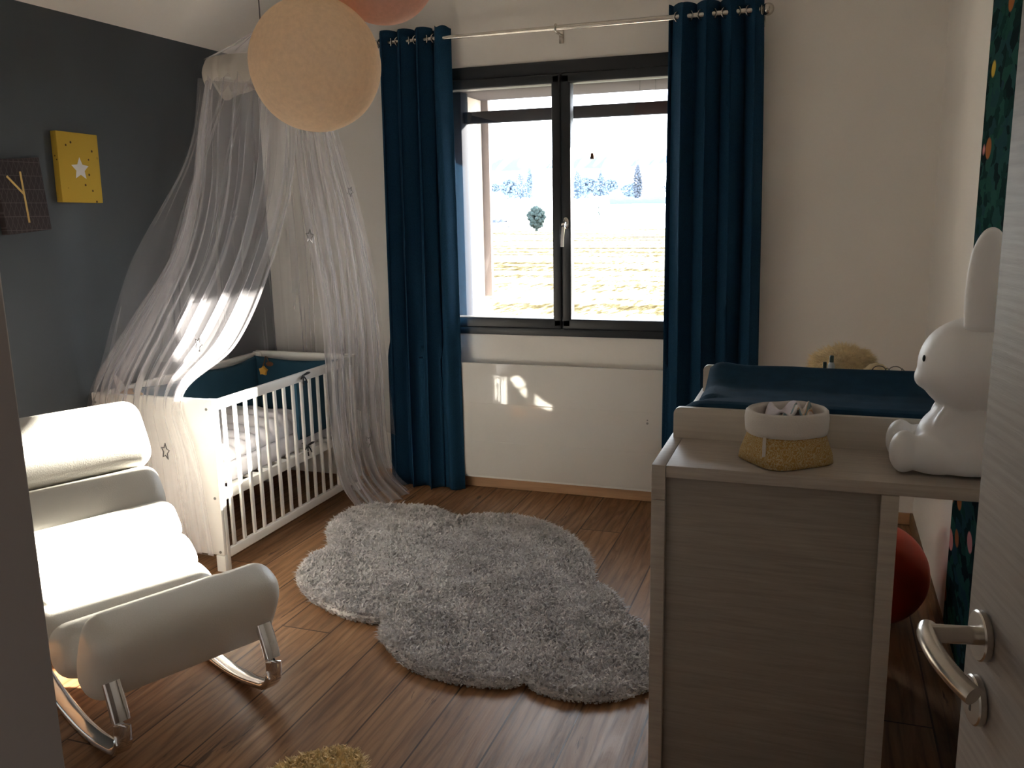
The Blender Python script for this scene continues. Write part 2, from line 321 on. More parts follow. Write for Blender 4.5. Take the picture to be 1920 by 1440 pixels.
def tube(bm, pts, r, n=10, cap=True, flat=None, up=Vector((0, 0, 1)), closed=False):
    """r: radius or list; flat: (width multiplier along a, along b)"""
    pts = [Vector(p) for p in pts]; rings = []; k = len(pts)
    for i, p in enumerate(pts):
        if closed: t = pts[(i + 1) % k] - pts[i - 1]
        else: t = pts[min(i + 1, k - 1)] - pts[max(i - 1, 0)]
        a, b = frame_at(t, up); rr = r[i] if isinstance(r, (list, tuple)) else r
        fa, fb = flat or (1, 1)
        ring = []
        for j in range(n):
            th = 2 * PI * j / n; c, s = math.cos(th), math.sin(th)
            if flat: # rounded rectangle
                c = math.copysign(abs(c) ** .35, c); s = math.copysign(abs(s) ** .35, s)
            ring.append(bm.verts.new(p + a * (c * rr * fa) + b * (s * rr * fb)))
        rings.append(ring)
    m = k if closed else k - 1
    for i in range(m):
        A, B = rings[i], rings[(i + 1) % k]
        for j in range(n): bm.faces.new((A[j], A[(j + 1) % n], B[(j + 1) % n], B[j]))
    if cap and not closed:
        bm.faces.new(rings[0][::-1]); bm.faces.new(rings[-1])
    return bm
def lathe(bm, c, prof, n=32, sx=1, sy=1, T=None, cap=True):
    c = Vector(c); rings = []; vs = []
    for r, z in prof:
        ring = [bm.verts.new((c.x + sx * r * math.cos(2 * PI * j / n), c.y + sy * r * math.sin(2 * PI * j / n), c.z + z)) for j in range(n)]
        rings.append(ring); vs += ring
    for A, B in zip(rings, rings[1:]):
        for j in range(n): bm.faces.new((A[j], A[(j + 1) % n], B[(j + 1) % n], B[j]))
    if cap: bm.faces.new(rings[0][::-1]); bm.faces.new(rings[-1])
    if T is not None: bmesh.ops.transform(bm, matrix=T, verts=vs)
    return bm
def cyl(bm, c, r, h, axis='Z', n=24, bev=0):
    prof = [(r - bev, 0), (r, bev), (r, h - bev), (r - bev, h)] if bev else [(r, 0), (r, h)]
    T = None; c = Vector(c)
    if axis != 'Z':
        d = {'X': Vector((1, 0, 0)), 'Y': Vector((0, 1, 0))}[axis] if isinstance(axis, str) else Vector(axis)
        T = Matrix.Translation(c) @ d.to_track_quat('Z', 'Y').to_matrix().to_4x4() @ Matrix.Translation(-c)
    return lathe(bm, c, prof, n, T=T)
def sphere(bm, c, r, u=32, v=20, sc=(1, 1, 1), rot=None):
    T = Matrix.Translation(c) @ (rot.to_4x4() if rot else Matrix.Identity(4)) @ Matrix.Diagonal((*[r * s for s in sc], 1))
    bmesh.ops.create_uvsphere(bm, u_segments=u, v_segments=v, radius=1, matrix=T); return bm
def prism(bm, poly, f, d0, d1):
    """poly 2D, f(a,b,d)->xyz"""
    A = [bm.verts.new(f(a, b, d0)) for a, b in poly]; B = [bm.verts.new(f(a, b, d1)) for a, b in poly]
    bm.faces.new(A[::-1]); bm.faces.new(B); n = len(poly)
    for i in range(n): bm.faces.new((A[i], A[(i + 1) % n], B[(i + 1) % n], B[i]))
    return bm
def star2(r, ri=.45, rot=0, cx=0, cy=0):
    return [(cx + (r if k % 2 == 0 else r * ri) * math.sin(PI * k / 5 + rot), cy + (r if k % 2 == 0 else r * ri) * math.cos(PI * k / 5 + rot)) for k in range(10)]
def grid(bm, P, uv=None, wrap=False):
    V = [[bm.verts.new(p) for p in row] for row in P]; ul = bm.loops.layers.uv.verify() if uv else None
    R_, C_ = len(V), len(V[0])
    for i in range(R_ - 1):
        for j in range(C_ if wrap else C_ - 1):
            j2 = (j + 1) % C_
            f = bm.faces.new((V[i][j], V[i][j2], V[i + 1][j2], V[i + 1][j]))
            if uv:
                for lp, (a, b) in zip(f.loops, ((i, j), (i, j + 1), (i + 1, j + 1), (i + 1, j))): lp[ul].uv = uv(b / (C_ - 1), a / (R_ - 1))
    return V
def cr(pts, t):
    n = len(pts) - 1; x = min(max(t, 0), 1) * n; i = min(int(x), n - 1); u = x - i
    p0, p1, p2, p3 = pts[max(i - 1, 0)], pts[i], pts[i + 1], pts[min(i + 2, n)]
    return .5 * ((2 * p1) + (p2 - p0) * u + (2 * p0 - 5 * p1 + 4 * p2 - p3) * u * u + (3 * p1 - p0 - 3 * p2 + p3) * u ** 3)
def solid(bm, t):
    bmesh.ops.recalc_face_normals(bm, faces=bm.faces); bm.normal_update(); bmesh.ops.solidify(bm, geom=bm.faces[:], thickness=t)
def soft(pts, k): return [cr(pts, i / k) for i in range(k + 1)]

# ------------------------------------------------------------ room shell
XL, XR, YB, YF = -3.0, .465, 4.37, .17
H0, SL = 2.335, .445
WX0, WX1, WZ0, WZ1 = -1.96, -.535, .852, 2.215
YO = 5.1
def st(name, bm, m, smooth=0): return tag(obj(name, bm, m, smooth=smooth), kind='structure')
bm = BM(); box(bm, XL - .2, XR + .2, -1.6, YO, -.12, 0); st('floor', bm, M['floor'])
def sloped(x0, x1, y0, y1, zb=0):   # wall with raking top
    b = BM(); f = lambda x: H0 + (x - XL) * SL
    prism(b, [(x0, zb), (x1, zb), (x1, f(x1) + .05), (x0, f(x0) + .05)], lambda a, c, d: (a, d, c), y0, y1); return b
bm = BM(); box(bm, XL - .2, XL, -.2, YO, 0, H0 + .1); st('wall_left', bm, M['dark'])
bm = BM(); box(bm, XR, XR + .2, -.2, YO, 0, 4.2); st('wall_right', bm, M['wall'])
# back wall with window opening
f = lambda x: H0 + (x - XL) * SL
bm = BM()
box(bm, XL, WX0, YB, YO, 0, 2.30); box(bm, WX1, XR, YB, YO, 0, 2.30)
box(bm, WX0, WX1, YB, YO, 0, WZ0)
box(bm, WX0, WX1, YB, YO, WZ1 - .03, 2.30)
prism(bm, [(XL, 2.30), (XR, 2.30), (XR, f(XR) + .05), (XL, f(XL) + .05)], lambda a, c, d: (a, d, c), YB, YO)
st('wall_back', bm, M['wall'])
bm = BM(); box(bm, XL - .2, XR + .2, YO, YO + .012, -4, 5)
bm.free()
# ceiling: raking slab
bm = BM(); g = lambda x: H0 + (x - XL) * SL
prism(bm, [(XL - .2, g(XL - .2)), (XR + .2, g(XR + .2)), (XR + .2, g(XR + .2) + .2), (XL - .2, g(XL - .2) + .2)], lambda a, c, d: (a, d, c), -.2, YO); st('ceiling', bm, M['ceil'])
# front wall either side of the doorway
bm = BM(); JX = -.585
box(bm, XL, JX, YF, .5, 0, 2.2); prism(bm, [(XL, 2.2), (JX, 2.2), (JX, g(JX)), (XL, g(XL))], lambda a, c, d: (a, d, c), YF, .5)
box(bm, .40, XR, -.2, YF, 0, g(XR)); prism(bm, [(JX, 2.2), (.40, 2.2), (.40, g(.40)), (JX, g(JX))], lambda a, c, d: (a, d, c), -.2, .168)
st('wall_front', bm, M['wall'])
bm = BM(); box(bm, JX, JX + .006, YF, .5, 0, 2.2, .002); box(bm, JX, .40, -.2, .168, 2.14, 2.2); st('trim_1', bm, M['jamb'])
# hallway shell behind the camera
bm = BM(); box(bm, -1.3, -1.2, -1.6, YF, 0, 2.6); box(bm, 1.2, 1.3, -1.6, -.2, 0, 2.6); box(bm, -1.3, 1.3, -1.7, -1.6, 0, 2.6); box(bm, -1.3, 1.3, -1.6, -.2, 2.6, 2.7); box(bm, XR, 1.3, -.22, -.2, 0, 2.7)
st('wall_hall', bm, M['hall'])
# baseboards
bm = BM(); box(bm, XL, XR, YB - .013, YB, 0, .055, .003); st('baseboard_back', bm, M['base'])
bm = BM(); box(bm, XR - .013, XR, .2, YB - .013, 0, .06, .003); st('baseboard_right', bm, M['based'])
bm = BM(); box(bm, XL, XL + .013, .5, YB - .013, 0, .06, .003); st('baseboard_left', bm, M['base'])

# ------------------------------------------------------------ window
win = thing('window_1', (-1.2475, YB, WZ0), kind='structure')
Y0, Y1 = YB - .012, YB + .06
bm = BM()
box(bm, WX0, WX1, Y0, Y1, WZ0, .893, .004); box(bm, WX0, WX1, Y0, Y1, 2.15, WZ1, .004)
box(bm, WX0, WX0 + .045, Y0, Y1, .893, 2.15, .004); box(bm, WX1 - .045, WX1, Y0, Y1, .893, 2.15, .004)
obj('window_frame', bm, M['anth'], win)
for k, (a, c) in enumerate(((WX0 + .04, -1.2475), (-1.2475, WX1 - .04))):
    bm = BM(); ys = Y0 - .012; s = .048
    box(bm, a, c - .0015 if k == 0 else c, ys, Y1 - .01, .89, .945, .009, seg=3); box(bm, a, c, ys, Y1 - .01, 2.105, 2.155, .009, seg=3)
    box(bm, a, a + s, ys, Y1 - .01, .90, 2.15, .009, seg=3); box(bm, c - s, c - .0015, ys, Y1 - .01, .90, 2.15, .009, seg=3)
    sh = obj('window_sash', bm, M['anth'], win)
    bm = BM(); box(bm, a + s - .006, c - s + .006, YB + .02, YB + .024, .94, 2.11); obj('glass_pane', bm, M['glass'], sh, smooth=0)
# handle on the right leaf
hx = -1.222
bm = BM(); lathe(bm, (hx, Y0 - .012, 1.43), [(.004, 0), (.016, .0005), (.016, .008), (.010, .012)], 20, sy=1, T=Matrix.Translation((hx, Y0 - .012, 1.43)) @ Matrix.Rotation(R(90), 4, 'X') @ Matrix.Diagonal((1, 1.9, 1, 1)) @ Matrix.Translation((-hx, -(Y0 - .012), -1.43)))
tube(bm, soft([Vector(p) for p in ((hx, Y0 - .02, 1.432), (hx, Y0 - .055, 1.430), (hx - .001, Y0 - .062, 1.405), (hx - .006, Y0 - .060, 1.36), (hx - .008, Y0 - .058, 1.315))], 16), .0085, 12, flat=(1, .8))
obj('window_handle', bm, M['chrome'], win)
# roller shutter guides, bar and box outside, hinged shutter leaf
bm = BM(); box(bm, WX0 + .004, WX0 + .058, 4.655, 4.76, WZ0 + .013, 2.14, .004); obj('shutter_guide', bm, M['guide'], win); bm = BM(); box(bm, WX1 - .058, WX1 - .004, 4.655, 4.76, WZ0 + .013, 2.14, .004); obj('shutter_guide', bm, M['guide'], win)
bm = BM(); box(bm, WX0 + .004, WX1 - .004, YB + .062, YO - .002, 2.14, 2.179, .004); obj('soffit', bm, M['soffit'], win)
bm = BM(); box(bm, WX0 + .058, WX1 - .058, 4.69, 4.73, 1.972, 2.035, .005); obj('shutter_bar', bm, M['guide'], win)
bm = BM(); box(bm, WX0 + .004, WX1 - .004, 4.46, YO + .03, WZ0 + .0005, WZ0 + .012, .002); obj('window_sill', bm, M['render'], win)
bm = BM(); box(bm, WX0 - .03, WX0 + .048, YO + .004, YO + .044, .98, 2.2, .006); obj('shutter_leaf', bm, M['shutw'], win)
# reveal cladding in pale render
bm = BM(); box(bm, WX0 - .0, WX0 + .003, Y1 + .001, YO, WZ0, 2.18); box(bm, WX1 - .003, WX1, Y1 + .001, YO, WZ0, 2.18); box(bm, WX0, WX1, Y1 + .001, YO, 2.18, 2.185); obj('reveal', bm, M['render'], win, smooth=0)
bm = BM(); prism(bm, [(-.010, 0), (.010, 0), (.007, .024), (.003, .030), (-.003, .030), (-.007, .024)], lambda a, b_, d: (-1.097 + a, d, 1.742 + b_), YB + .012, YB + .0195)
tag(obj('window_ornament', bm, M['brown'], loc=(-1.097, YB + .0195, 1.742)), 'tiny dark bell-shaped ornament stuck high on the right window pane', 'ornament')

# ------------------------------------------------------------ curtain rod and curtains
YR, ZR = 4.27, 2.348
rod = thing('curtain_rod', (-1.25, YR, ZR), 'slim brushed steel curtain rod with ball ends above the window', 'curtain rod')
bm = BM(); cyl(bm, (-2.215, YR, ZR), .0105, .98, 'X', 16); cyl(bm, (-1.24, YR, ZR), .0125, .95, 'X', 16); obj('pole', bm, M['steel'], rod)
for x in (-2.225, -.272):
    bm = BM(); sphere(bm, (x, YR, ZR), .027, 24, 14); s_ = 1 if x < -1 else -1
    cyl(bm, (x + (.02 if s_ > 0 else -.045), YR, ZR), .014, .025, 'X', 16); obj('finial', bm, M['steel'], rod)
for x in (-2.19, -1.245, -.30):
    bm = BM(); box(bm, x - .006, x + .006, YR, YB, ZR - .022, ZR - .012, .002); box(bm, x - .012, x + .012, YB - .006, YB, ZR - .055, ZR + .01, .002)
    tube(bm, [(x, YR + .017 * math.cos(a), ZR + .017 * math.sin(a)) for a in [R(d) for d in range(0, 360, 20)]], .004, 8, closed=True, up=Vector((1, 0, 0))); obj('bracket', bm, M['steel'], rod)
def curtain(x0t, x1t, x0b, x1b, waves, ph, seed, label, zb=.004, amp=.05, pw=.95, taper=0):
    c = thing('curtain', ((x0t + x1t) / 2, YR, zb), label, 'curtain')
    bm = BM(); nc, nr = waves * 28, 60; P = []
    for i in range(nr + 1):
        v = i / nr; z = 2.402 - (2.402 - zb) * v
        row = []
        for j in range(nc + 1):
            u = j / nc; th = 2 * PI * waves * u + ph
            hold = min(1, v / .10)       # at the head folds are even, lower down they wander
            wob = hold * (noise.noise(Vector((u * 3.1 + seed, v * 1.4, seed))) * .9 + noise.noise(Vector((u * 7.3, v * 2.2, seed + 5))) * .35)
            a = amp * (1 + hold * .35 * noise.noise(Vector((u * 2.4, v * 1.1, seed + 9))))
            a *= 1 - taper * min(1, max(0, (u - .72) / .1)); s = math.sin(th + wob * 1.2); s = math.copysign(abs(s) ** pw, s)
            x = (x0t + (x1t - x0t) * u) * (1 - v) + (x0b + (x1b - x0b) * u) * v + .014 * (1 - (u > .72) * (taper > 0)) * math.sin(2 * th + wob) 
            y = YR + a * s - .006 * hold
            zz = z + (.006 * math.cos(th * 2) if i == 0 else 0) - (.004 * math.sin(th) if i == nr else 0) + (1 - hold) * .0
            row.append((x, min(y, 4.336 + (4.286 - 4.336) * min(1, max(0, (.86 - z) / .12))), max(zz, .002)))
        P.append(row)
    grid(bm, P); solid(bm, .0015)
    o = obj('fabric', bm, M['curtain'], c, smooth=180)
    for k in range(waves * 2):
        u = ((k + .0) * PI - ph) / (2 * PI * waves)
        if u < .02: continue
        if u > .99: break
        x = x0t + (x1t - x0t) * u; sg = 1 if k % 2 == 0 else -1
        n = Vector((1, .9 * sg, 0)).normalized(); bm = BM(); a, b_ = frame_at(n)
        tube(bm, [Vector((x, YR, ZR)) + (a * math.cos(t) + b_ * math.sin(t)) * .0215 for t in [2 * PI * q / 24 for q in range(24)]], .0032, 8, closed=True, up=n); obj('eyelet', bm, M['steel'], c)
    return c
curtain(-2.20, -1.80, -2.235, -1.79, 4, PI / 2, 3.1, 'petrol blue eyelet curtain left of the window, beside the crib', amp=.052, taper=.35)
curtain(-.715, -.295, -.72, -.255, 4, .2, 8.7, 'petrol blue eyelet curtain right of the window, behind the changing unit')

# ------------------------------------------------------------ radiator
rad = thing('radiator', (-1.2, YB - .06, .065), 'white flat panel radiator mounted on the wall under the window', 'radiator')
ry = YB - .075
bm = BM(); box(bm, -1.81, -.62, ry, ry + .018, .082, .706, .004)
obj('front_panel', bm, M['rad'], rad)
bm = BM(); box(bm, -1.80, -.63, ry + .018, YB - .002, .066, .69, .003); obj('body', bm, M['crib'], rad)
for z in (.487, .277):
    bm = BM(); box(bm, -1.77, -.66, ry - .0012, ry + .002, z - .0018, z + .0018); obj('groove', bm, M['rad'], rad, smooth=0)
for z, r_ in ((.448, .004), (.432, .006)):
    bm = BM(); cyl(bm, (-.79, ry + .001, z), r_, .0025, (0, -1, 0), 16); obj('control_dot', bm, M['screw'], rad)

# ------------------------------------------------------------ crib
CX0, CX1, CY0, CY1, CT = -2.975, -2.345, 2.935, 4.145, .757
crib = thing('crib', ((CX0 + CX1) / 2, (CY0 + CY1) / 2, 0), 'white wooden baby crib with slatted sides under the tulle canopy', 'crib')
bm = BM(); box(bm, CX0, CX1, CY0, CY0 + .02, .075, CT, .006); obj('headboard', bm, M['crib'], crib)
bm = BM(); box(bm, CX0, CX1, CY1 - .02, CY1, CT - .05, CT, .006); obj('end_rail', bm, M['crib'], crib); bm = BM(); box(bm, CX0, CX1, CY1 - .02, CY1, .075, .38, .006); obj('footboard', bm, M['crib'], crib)
for x in (CX0, CX1 - .045):
    for y in (CY0 + .021, CY1 - .041):
        bm = BM(); box(bm, x, x + .045, y if y < 3.5 else y, y + .02, 0, CT - .004, .003)
        if y < 3.5: box(bm, x, x + .045, CY0, CY0 + .021, 0, .074, .003)
        obj('leg', bm, M['crib'], crib)
for x in (CX1 - .022, CX0):
    side = None
    bm = BM(); box(bm, x, x + .022, CY0 + .041, CY1 - .041, .705, CT - .008, .004)
    side = obj('top_rail', bm, M['crib'], crib)
    bm = BM(); box(bm, x, x + .022, CY0 + .041, CY1 - .041, .055, .095, .004); obj('bottom_rail', bm, M['crib'], crib)
    nsl = 15
    for k in range(nsl):
        y = CY0 + .041 + (CY1 - CY0 - .082) * (k + .6) / (nsl + .2)
        bm = BM(); box(bm, x + .005, x + .017, y - .009, y + .009, .09, .71, .003); obj('slat', bm, M['crib'], side)
bm = BM(); box(bm, CX1 - .045, CX1 - .024, CY0 + .041, CY1 - .041, .30, .345, .003); box(bm, CX0 + .024, CX0 + .045, CY0 + .041, CY1 - .041, .30, .345, .003)
for k in range(10): y = CY0 + .1 + k * .112; box(bm, CX0 + .03, CX1 - .03, y, y + .05, .322, .332)
obj('bed_base', bm, M['crib'], crib)
for x, z in ((CX0 + .02, .715), (CX1 - .03, .715), (CX1 - .025, .33), (CX1 - .02, .09), (CX0 + .02, .33)):
    bm = BM(); cyl(bm, (x, CY0 + .001, z), .006, .003, (0, -1, 0), 12); obj('screw', bm, M['screw'], crib)
bm = BM(); box(bm, CX0 + .03, CX1 - .085, CY0 + .045, CY1 - .045, .333, .43, .03, seg=4)
tag(obj('mattress', bm, M['mattress'], loc=(-2.66, 3.54, .333), smooth=180), 'white crib mattress lying inside the slatted crib', 'mattress')
# quilted blanket
bm = BM(); P = []
for i in range(61):
    y = CY0 + .21 + i / 60 * .71; row = []
    for j in range(31):
        x = CX0 + .045 + j / 30 * (CX1 - CX0 - .14); e = min(1, min(j, 30 - j) / 4) ** .5 * min(1, min(i, 60 - i) / 3) ** .5
        hgt = .432 + e * (.045 + .025 * abs(math.sin(i * .42)) ** .6 + .025 * noise.noise(Vector((x * 7, y * 5, 2))) + .04 * math.exp(-((y - 3.62) / .14) ** 2))
        row.append((x, y, hgt))
    P.append(row)
grid(bm, P); solid(bm, .006)
tag(obj('quilted_blanket', bm, M['mattress'], loc=(-2.66, 3.4, .432), smooth=180), 'ridged white quilted blanket spread on the crib mattress', 'blanket')
# bumper
bmp = thing('crib_bumper', (-2.66, 4.1, .43), 'petrol blue padded bumper lining the far end of the crib', 'crib bumper')
def pad(p0, p1, z0, z1, th=.022, top=lambda t: 0):
    b = BM(); p0, p1 = Vector(p0), Vector(p1); d = (p1 - p0); n = Vector((-d.y, d.x, 0)).normalized(); P = []
    K, Q = 28, 24
    for i in range(K + 1):
        t = i / K; row = []; c = p0 + d * t; ztop = z1 + top(t)
        for j in range(Q):
            a = 2 * PI * j / Q; ca, sa = math.cos(a), math.sin(a); e = min(1, math.sin(PI * (t * .98 + .01)) * 5) ** .5
            hz = math.copysign(abs(sa) ** .3, sa) * (ztop - z0) / 2; wx = math.copysign(abs(ca) ** .8, ca) * th * e * (1 + .15 * noise.noise(Vector((t * 6, a, 1))))
            row.append((c.x + n.x * wx, c.y + n.y * wx, (ztop + z0) / 2 + hz))
        P.append(row)
    V = grid(b, P, wrap=True); b.faces.new(V[0][::-1]); b.faces.new(V[-1]); return b
obj('end_panel', pad((CX0 + .03, CY1 - .07), (CX1 - .05, CY1 - .07), .44, .738, .02, lambda t: -.02 * math.sin(PI * t)), M['bumper'], bmp, smooth=60)
obj('wall_side_panel', pad((CX0 + .05, CY0 + .215), (CX0 + .05, CY1 - .09), .44, .738, .02, lambda t: -.02 * abs(math.sin(2 * PI * t))), M['bumper'], bmp, smooth=60)
obj('front_side_panel', pad((CX1 - .060, 3.64), (CX1 - .060, CY1 - .095), .40, .715, .018, lambda t: -.008), M['bumper'], bmp, smooth=60)
for zz in (.735, .385):
    bm = BM(); x, y = CX1 + .005, 3.615
    for pp in (((x - .05, y + .03, zz), (x - .02, y + .01, zz), (x, y, zz)), ((x, y, zz), (x + .012, y + .02, zz + .012), (x + .008, y + .045, zz + .006), (x, y, zz)), ((x, y, zz), (x + .01, y - .018, zz + .004), (x + .006, y - .03, zz - .012), (x, y, zz)),
               ((x, y, zz), (x + .006, y - .01, zz - .03), (x + .004, y - .004, zz - .05)), ((x, y, zz), (x + .006, y + .012, zz - .02), (x + .006, y + .022, zz - .038))):
        tube(bm, soft([Vector(p) for p in pp], 10), .0035, 6)
    obj('tie_bow', bm, M['black'], bmp)
# hanging toys
toy = thing('hanging_star_toy', (-2.86, 4.045, .70), 'mustard felt star hanging on a ribbon at the far end of the crib', 'toy')
bm = BM(); prism(bm, star2(.030, .5, .1, -2.862, .662), lambda a, b_, d: (a, d, b_), 4.026, 4.044); bmesh.ops.bevel(bm, geom=bm.edges[:], offset=.003, segments=2, affect='EDGES'); obj('star', bm, M['yellow'], toy)
bm = BM(); tube(bm, [(-2.845, 4.04, .742), (-2.853, 4.036, .71), (-2.861, 4.034, .69)], .003, 6); obj('ribbon', bm, M['brown'], toy)
toy = thing('hanging_felt_toy', (-2.82, 4.045, .70), 'brown felt toy hanging beside the mustard star in the crib', 'toy')
bm = BM(); sphere(bm, (-2.822, 4.038, .700), .017, 16, 10, (1.4, .5, .8)); obj('body', bm, M['brown'], toy); bm = BM(); tube(bm, [(-2.838, 4.04, .742), (-2.832, 4.038, .725), (-2.826, 4.038, .708)], .0025, 6); obj('ribbon', bm, M['brown'], toy)
# soft toy at the head of the crib, behind the net
pl_ = thing('soft_toy', (-2.88, 3.06, .47), 'tan soft toy with a pale ear sitting inside the crib behind its headboard', 'soft toy')
bm = BM(); sphere(bm, (-2.885, 3.07, .55), .075, 20, 14, (1, .75, 1.1)); sphere(bm, (-2.885, 3.07, .69), .065, 20, 14, (1.05, .85, .95)); obj('body', bm, M['tan'], pl_, smooth=180)
for dx in (-.055, .05):
    bm = BM(); tube(bm, [(-2.885 + dx * .6, 3.07, .73), (-2.885 + dx * 1.1, 3.07, .775), (-2.885 + dx * 1.5, 3.07, .812)], [.018, .016, .005], 10); obj('ear', bm, M['liner'], pl_, smooth=180)

# ------------------------------------------------------------ canopy
RC = Vector((-2.365, 3.50, 2.10)); RR = .235
can = thing('bed_canopy', (RC.x, RC.y, 2.1), 'white tulle bed canopy with stars draped from its ring over the crib', 'bed canopy')
def V3(l): return [Vector(p) for p in l]
def net_panel(name, cols, pleats, amp, seed, nc=170, nr=90, flat=None, floorz=None):
    """cols: list of control columns (top to bottom), lofted across"""
    bm = BM(); P = []; rows = nr
    K = len(cols)
    for i in range(rows + 1):
        v = i / rows; ctl = [cr(c, v) for c in cols]; row = []
        for j in range(nc + 1):
            u = j / nc; p = cr(ctl, u); t = cr(ctl, min(1, u + .01)) - cr(ctl, max(0, u - .01)); t.z = 0; t = t.normalized() if t.length > 1e-6 else Vector((1, 0, 0)); n = Vector((-t.y, t.x, 0))
            ph = 2 * PI * pleats * (u + .10 * noise.noise(Vector((u * 2.5, v * .5, seed))) + .03 * noise.noise(Vector((u * 9, v * .5, seed + 3))))
            e = min(1, min(u, 1 - u) * 14); a = amp * (.35 + .9 * v) * (.6 + .8 * abs(noise.noise(Vector((u * 5, v * .4, seed + 7)))))
            if flat: a *= 1 - .9 * min(1, max(0, (v - flat) / .08))
            p = p + n * (a * math.sin(ph)) * (.3 + .7 * e) + t * (a * .8 * math.sin(2 * ph + 1)) * e * .8
            p.z += 0
            if p.x < XL + .012: p.x = XL + .012
            if p.y > YB - .02: p.y = YB - .02
            if floorz is not None and p.z < floorz: p.z = floorz + .004 * abs(math.sin(ph))
            row.append(p)
        P.append(row)
    grid(bm, P, uv=lambda a, b_: (a + seed, b_)); return obj(name, bm, M['net'], can, smooth=180)
def ringp(deg, z=2.02, k=1.0): return Vector((RC.x + RR * k * math.cos(R(deg)), RC.y + RR * k * math.sin(R(deg)), z))
# front drape: gathered over the headboard of the crib, hem near the floor
A0 = V3([(-2.58, 3.42, 2.10), (-2.60, 3.40, 1.86), (-2.64, 3.30, 1.60), (-2.69, 3.20, 1.33), (-2.82, 3.06, 1.07), (-2.975, 2.935, .765), (-2.975, 2.905, .50), (-2.975, 2.90, .10)])
A1 = V3([ringp(235, 2.10), (-2.50, 3.22, 1.86), (-2.50, 3.16, 1.60), (-2.55, 3.09, 1.33), (-2.66, 2.99, 1.05), (-2.80, 2.925, .768), (-2.80, 2.902, .50), (-2.80, 2.90, .09)])
A2 = V3([ringp(280, 2.10), (-2.30, 3.18, 1.86), (-2.30, 3.12, 1.60), (-2.34, 3.04, 1.33), (-2.47, 2.97, 1.05), (-2.63, 2.925, .768), (-2.60, 2.902, .50), (-2.59, 2.90, .09)])
A3 = V3([ringp(330, 2.10), (-2.055, 3.24, 1.86), (-2.065, 3.20, 1.62), (-2.125, 3.10, 1.29), (-2.245, 2.995, .98), (-2.475, 2.925, .768), (-2.41, 2.902, .50), (-2.372, 2.90, .085)])
net_panel('front_drape', [A0, A1, A2, A3], 12, .026, 1.7, nc=240, flat=.68)
# rear drape along the wall and round the corner
B0 = V3([(-2.64, 3.40, 2.10), (-2.70, 3.35, 1.75), (-2.86, 3.12, 1.30), (-2.98, 2.98, .80)])
B1 = V3([ringp(165, 2.10), (-2.78, 3.55, 1.75), (-2.93, 3.50, 1.30), (-2.985, 3.50, .80)])
B2 = V3([ringp(125, 2.10), (-2.70, 3.85, 1.75), (-2.88, 4.05, 1.30), (-2.975, 4.20, .60)])
B3 = V3([ringp(75, 2.10), (-2.38, 3.92, 1.75), (-2.46, 4.12, 1.30), (-2.55, 4.24, .50)])
B4 = V3([ringp(40, 2.10), (-2.14, 3.80, 1.75), (-2.12, 3.98, 1.20), (-2.16, 4.20, .30)])
net_panel('rear_drape', [B0, B1, B2, B3, B4], 8, .024, 5.2, nc=200, nr=60)
# side drape falling outside the far right leg to the floor
C0 = V3([ringp(-35, 2.10), (-2.20, 3.45, 1.73), (-2.215, 3.52, 1.45), (-2.25, 3.66, 1.08), (-2.285, 3.74, .80), (-2.29, 3.77, .43), (-2.27, 3.80, .15), (-2.20, 3.80, .012)])
C1 = V3([ringp(0, 2.10), (-2.14, 3.60, 1.73), (-2.15, 3.70, 1.45), (-2.19, 3.84, 1.08), (-2.22, 3.90, .80), (-2.25, 3.94, .43), (-2.21, 3.96, .15), (-2.06, 3.93, .010)])
C2 = V3([ringp(40, 2.10), (-2.12, 3.72, 1.73), (-2.10, 3.84, 1.40), (-2.12, 3.98, 1.0), (-2.13, 4.03, .70), (-2.15, 4.08, .36), (-2.16, 4.16, .12), (-2.06, 4.18, .010)])
net_panel('side_drape', [C0, C1, C2], 7, .026, 9.4, nc=170, floorz=.006)
# ring, ruffle, cone, cord
bm = BM(); tube(bm, [ringp(d, 2.115) for d in range(0, 360, 10)], .006, 8, closed=True); obj('hoop', bm, M['liner'], can, smooth=180)
bm = BM(); P = []
for i in range(13):
    v = i / 12; row = []
    for j in range(241):
        a = 2 * PI * j / 240; q = noise.noise(Vector((math.cos(a) * 3, math.sin(a) * 3, v * .8))); sag = .014 * math.sin(5 * a) + .035 * q
        r_ = RR + .004 + .006 * math.sin(22 * a + 5 * q + 2 * v) * (.4 + v) + .006 * v + .012 * math.sin(PI * v)
        row.append((RC.x + r_ * math.cos(a), RC.y + r_ * math.sin(a), 2.160 - v * (.105 + sag)))
    P.append(row)
grid(bm, P); obj('ruffle', bm, M['ruffle'], can, smooth=180)
bm = BM(); P = []
for i in range(13):
    v = i / 12; row = []
    for j in range(121):
        a = 2 * PI * j / 120; r_ = .012 + (RR + .01 - .012) * v ** 1.25 + .006 * math.sin(18 * a) * v
        row.append((RC.x + r_ * math.cos(a), RC.y + r_ * math.sin(a), 2.31 - v * .15))
    P.append(row)
grid(bm, P, uv=lambda a, b_: (a * .6, b_)); obj('top_cone', bm, M['net'], can, smooth=180)
bm = BM(); tube(bm, [(RC.x, RC.y, 2.30), (RC.x, RC.y, g(RC.x) + .001)], .003, 6); obj('cord', bm, M['grey'], can)
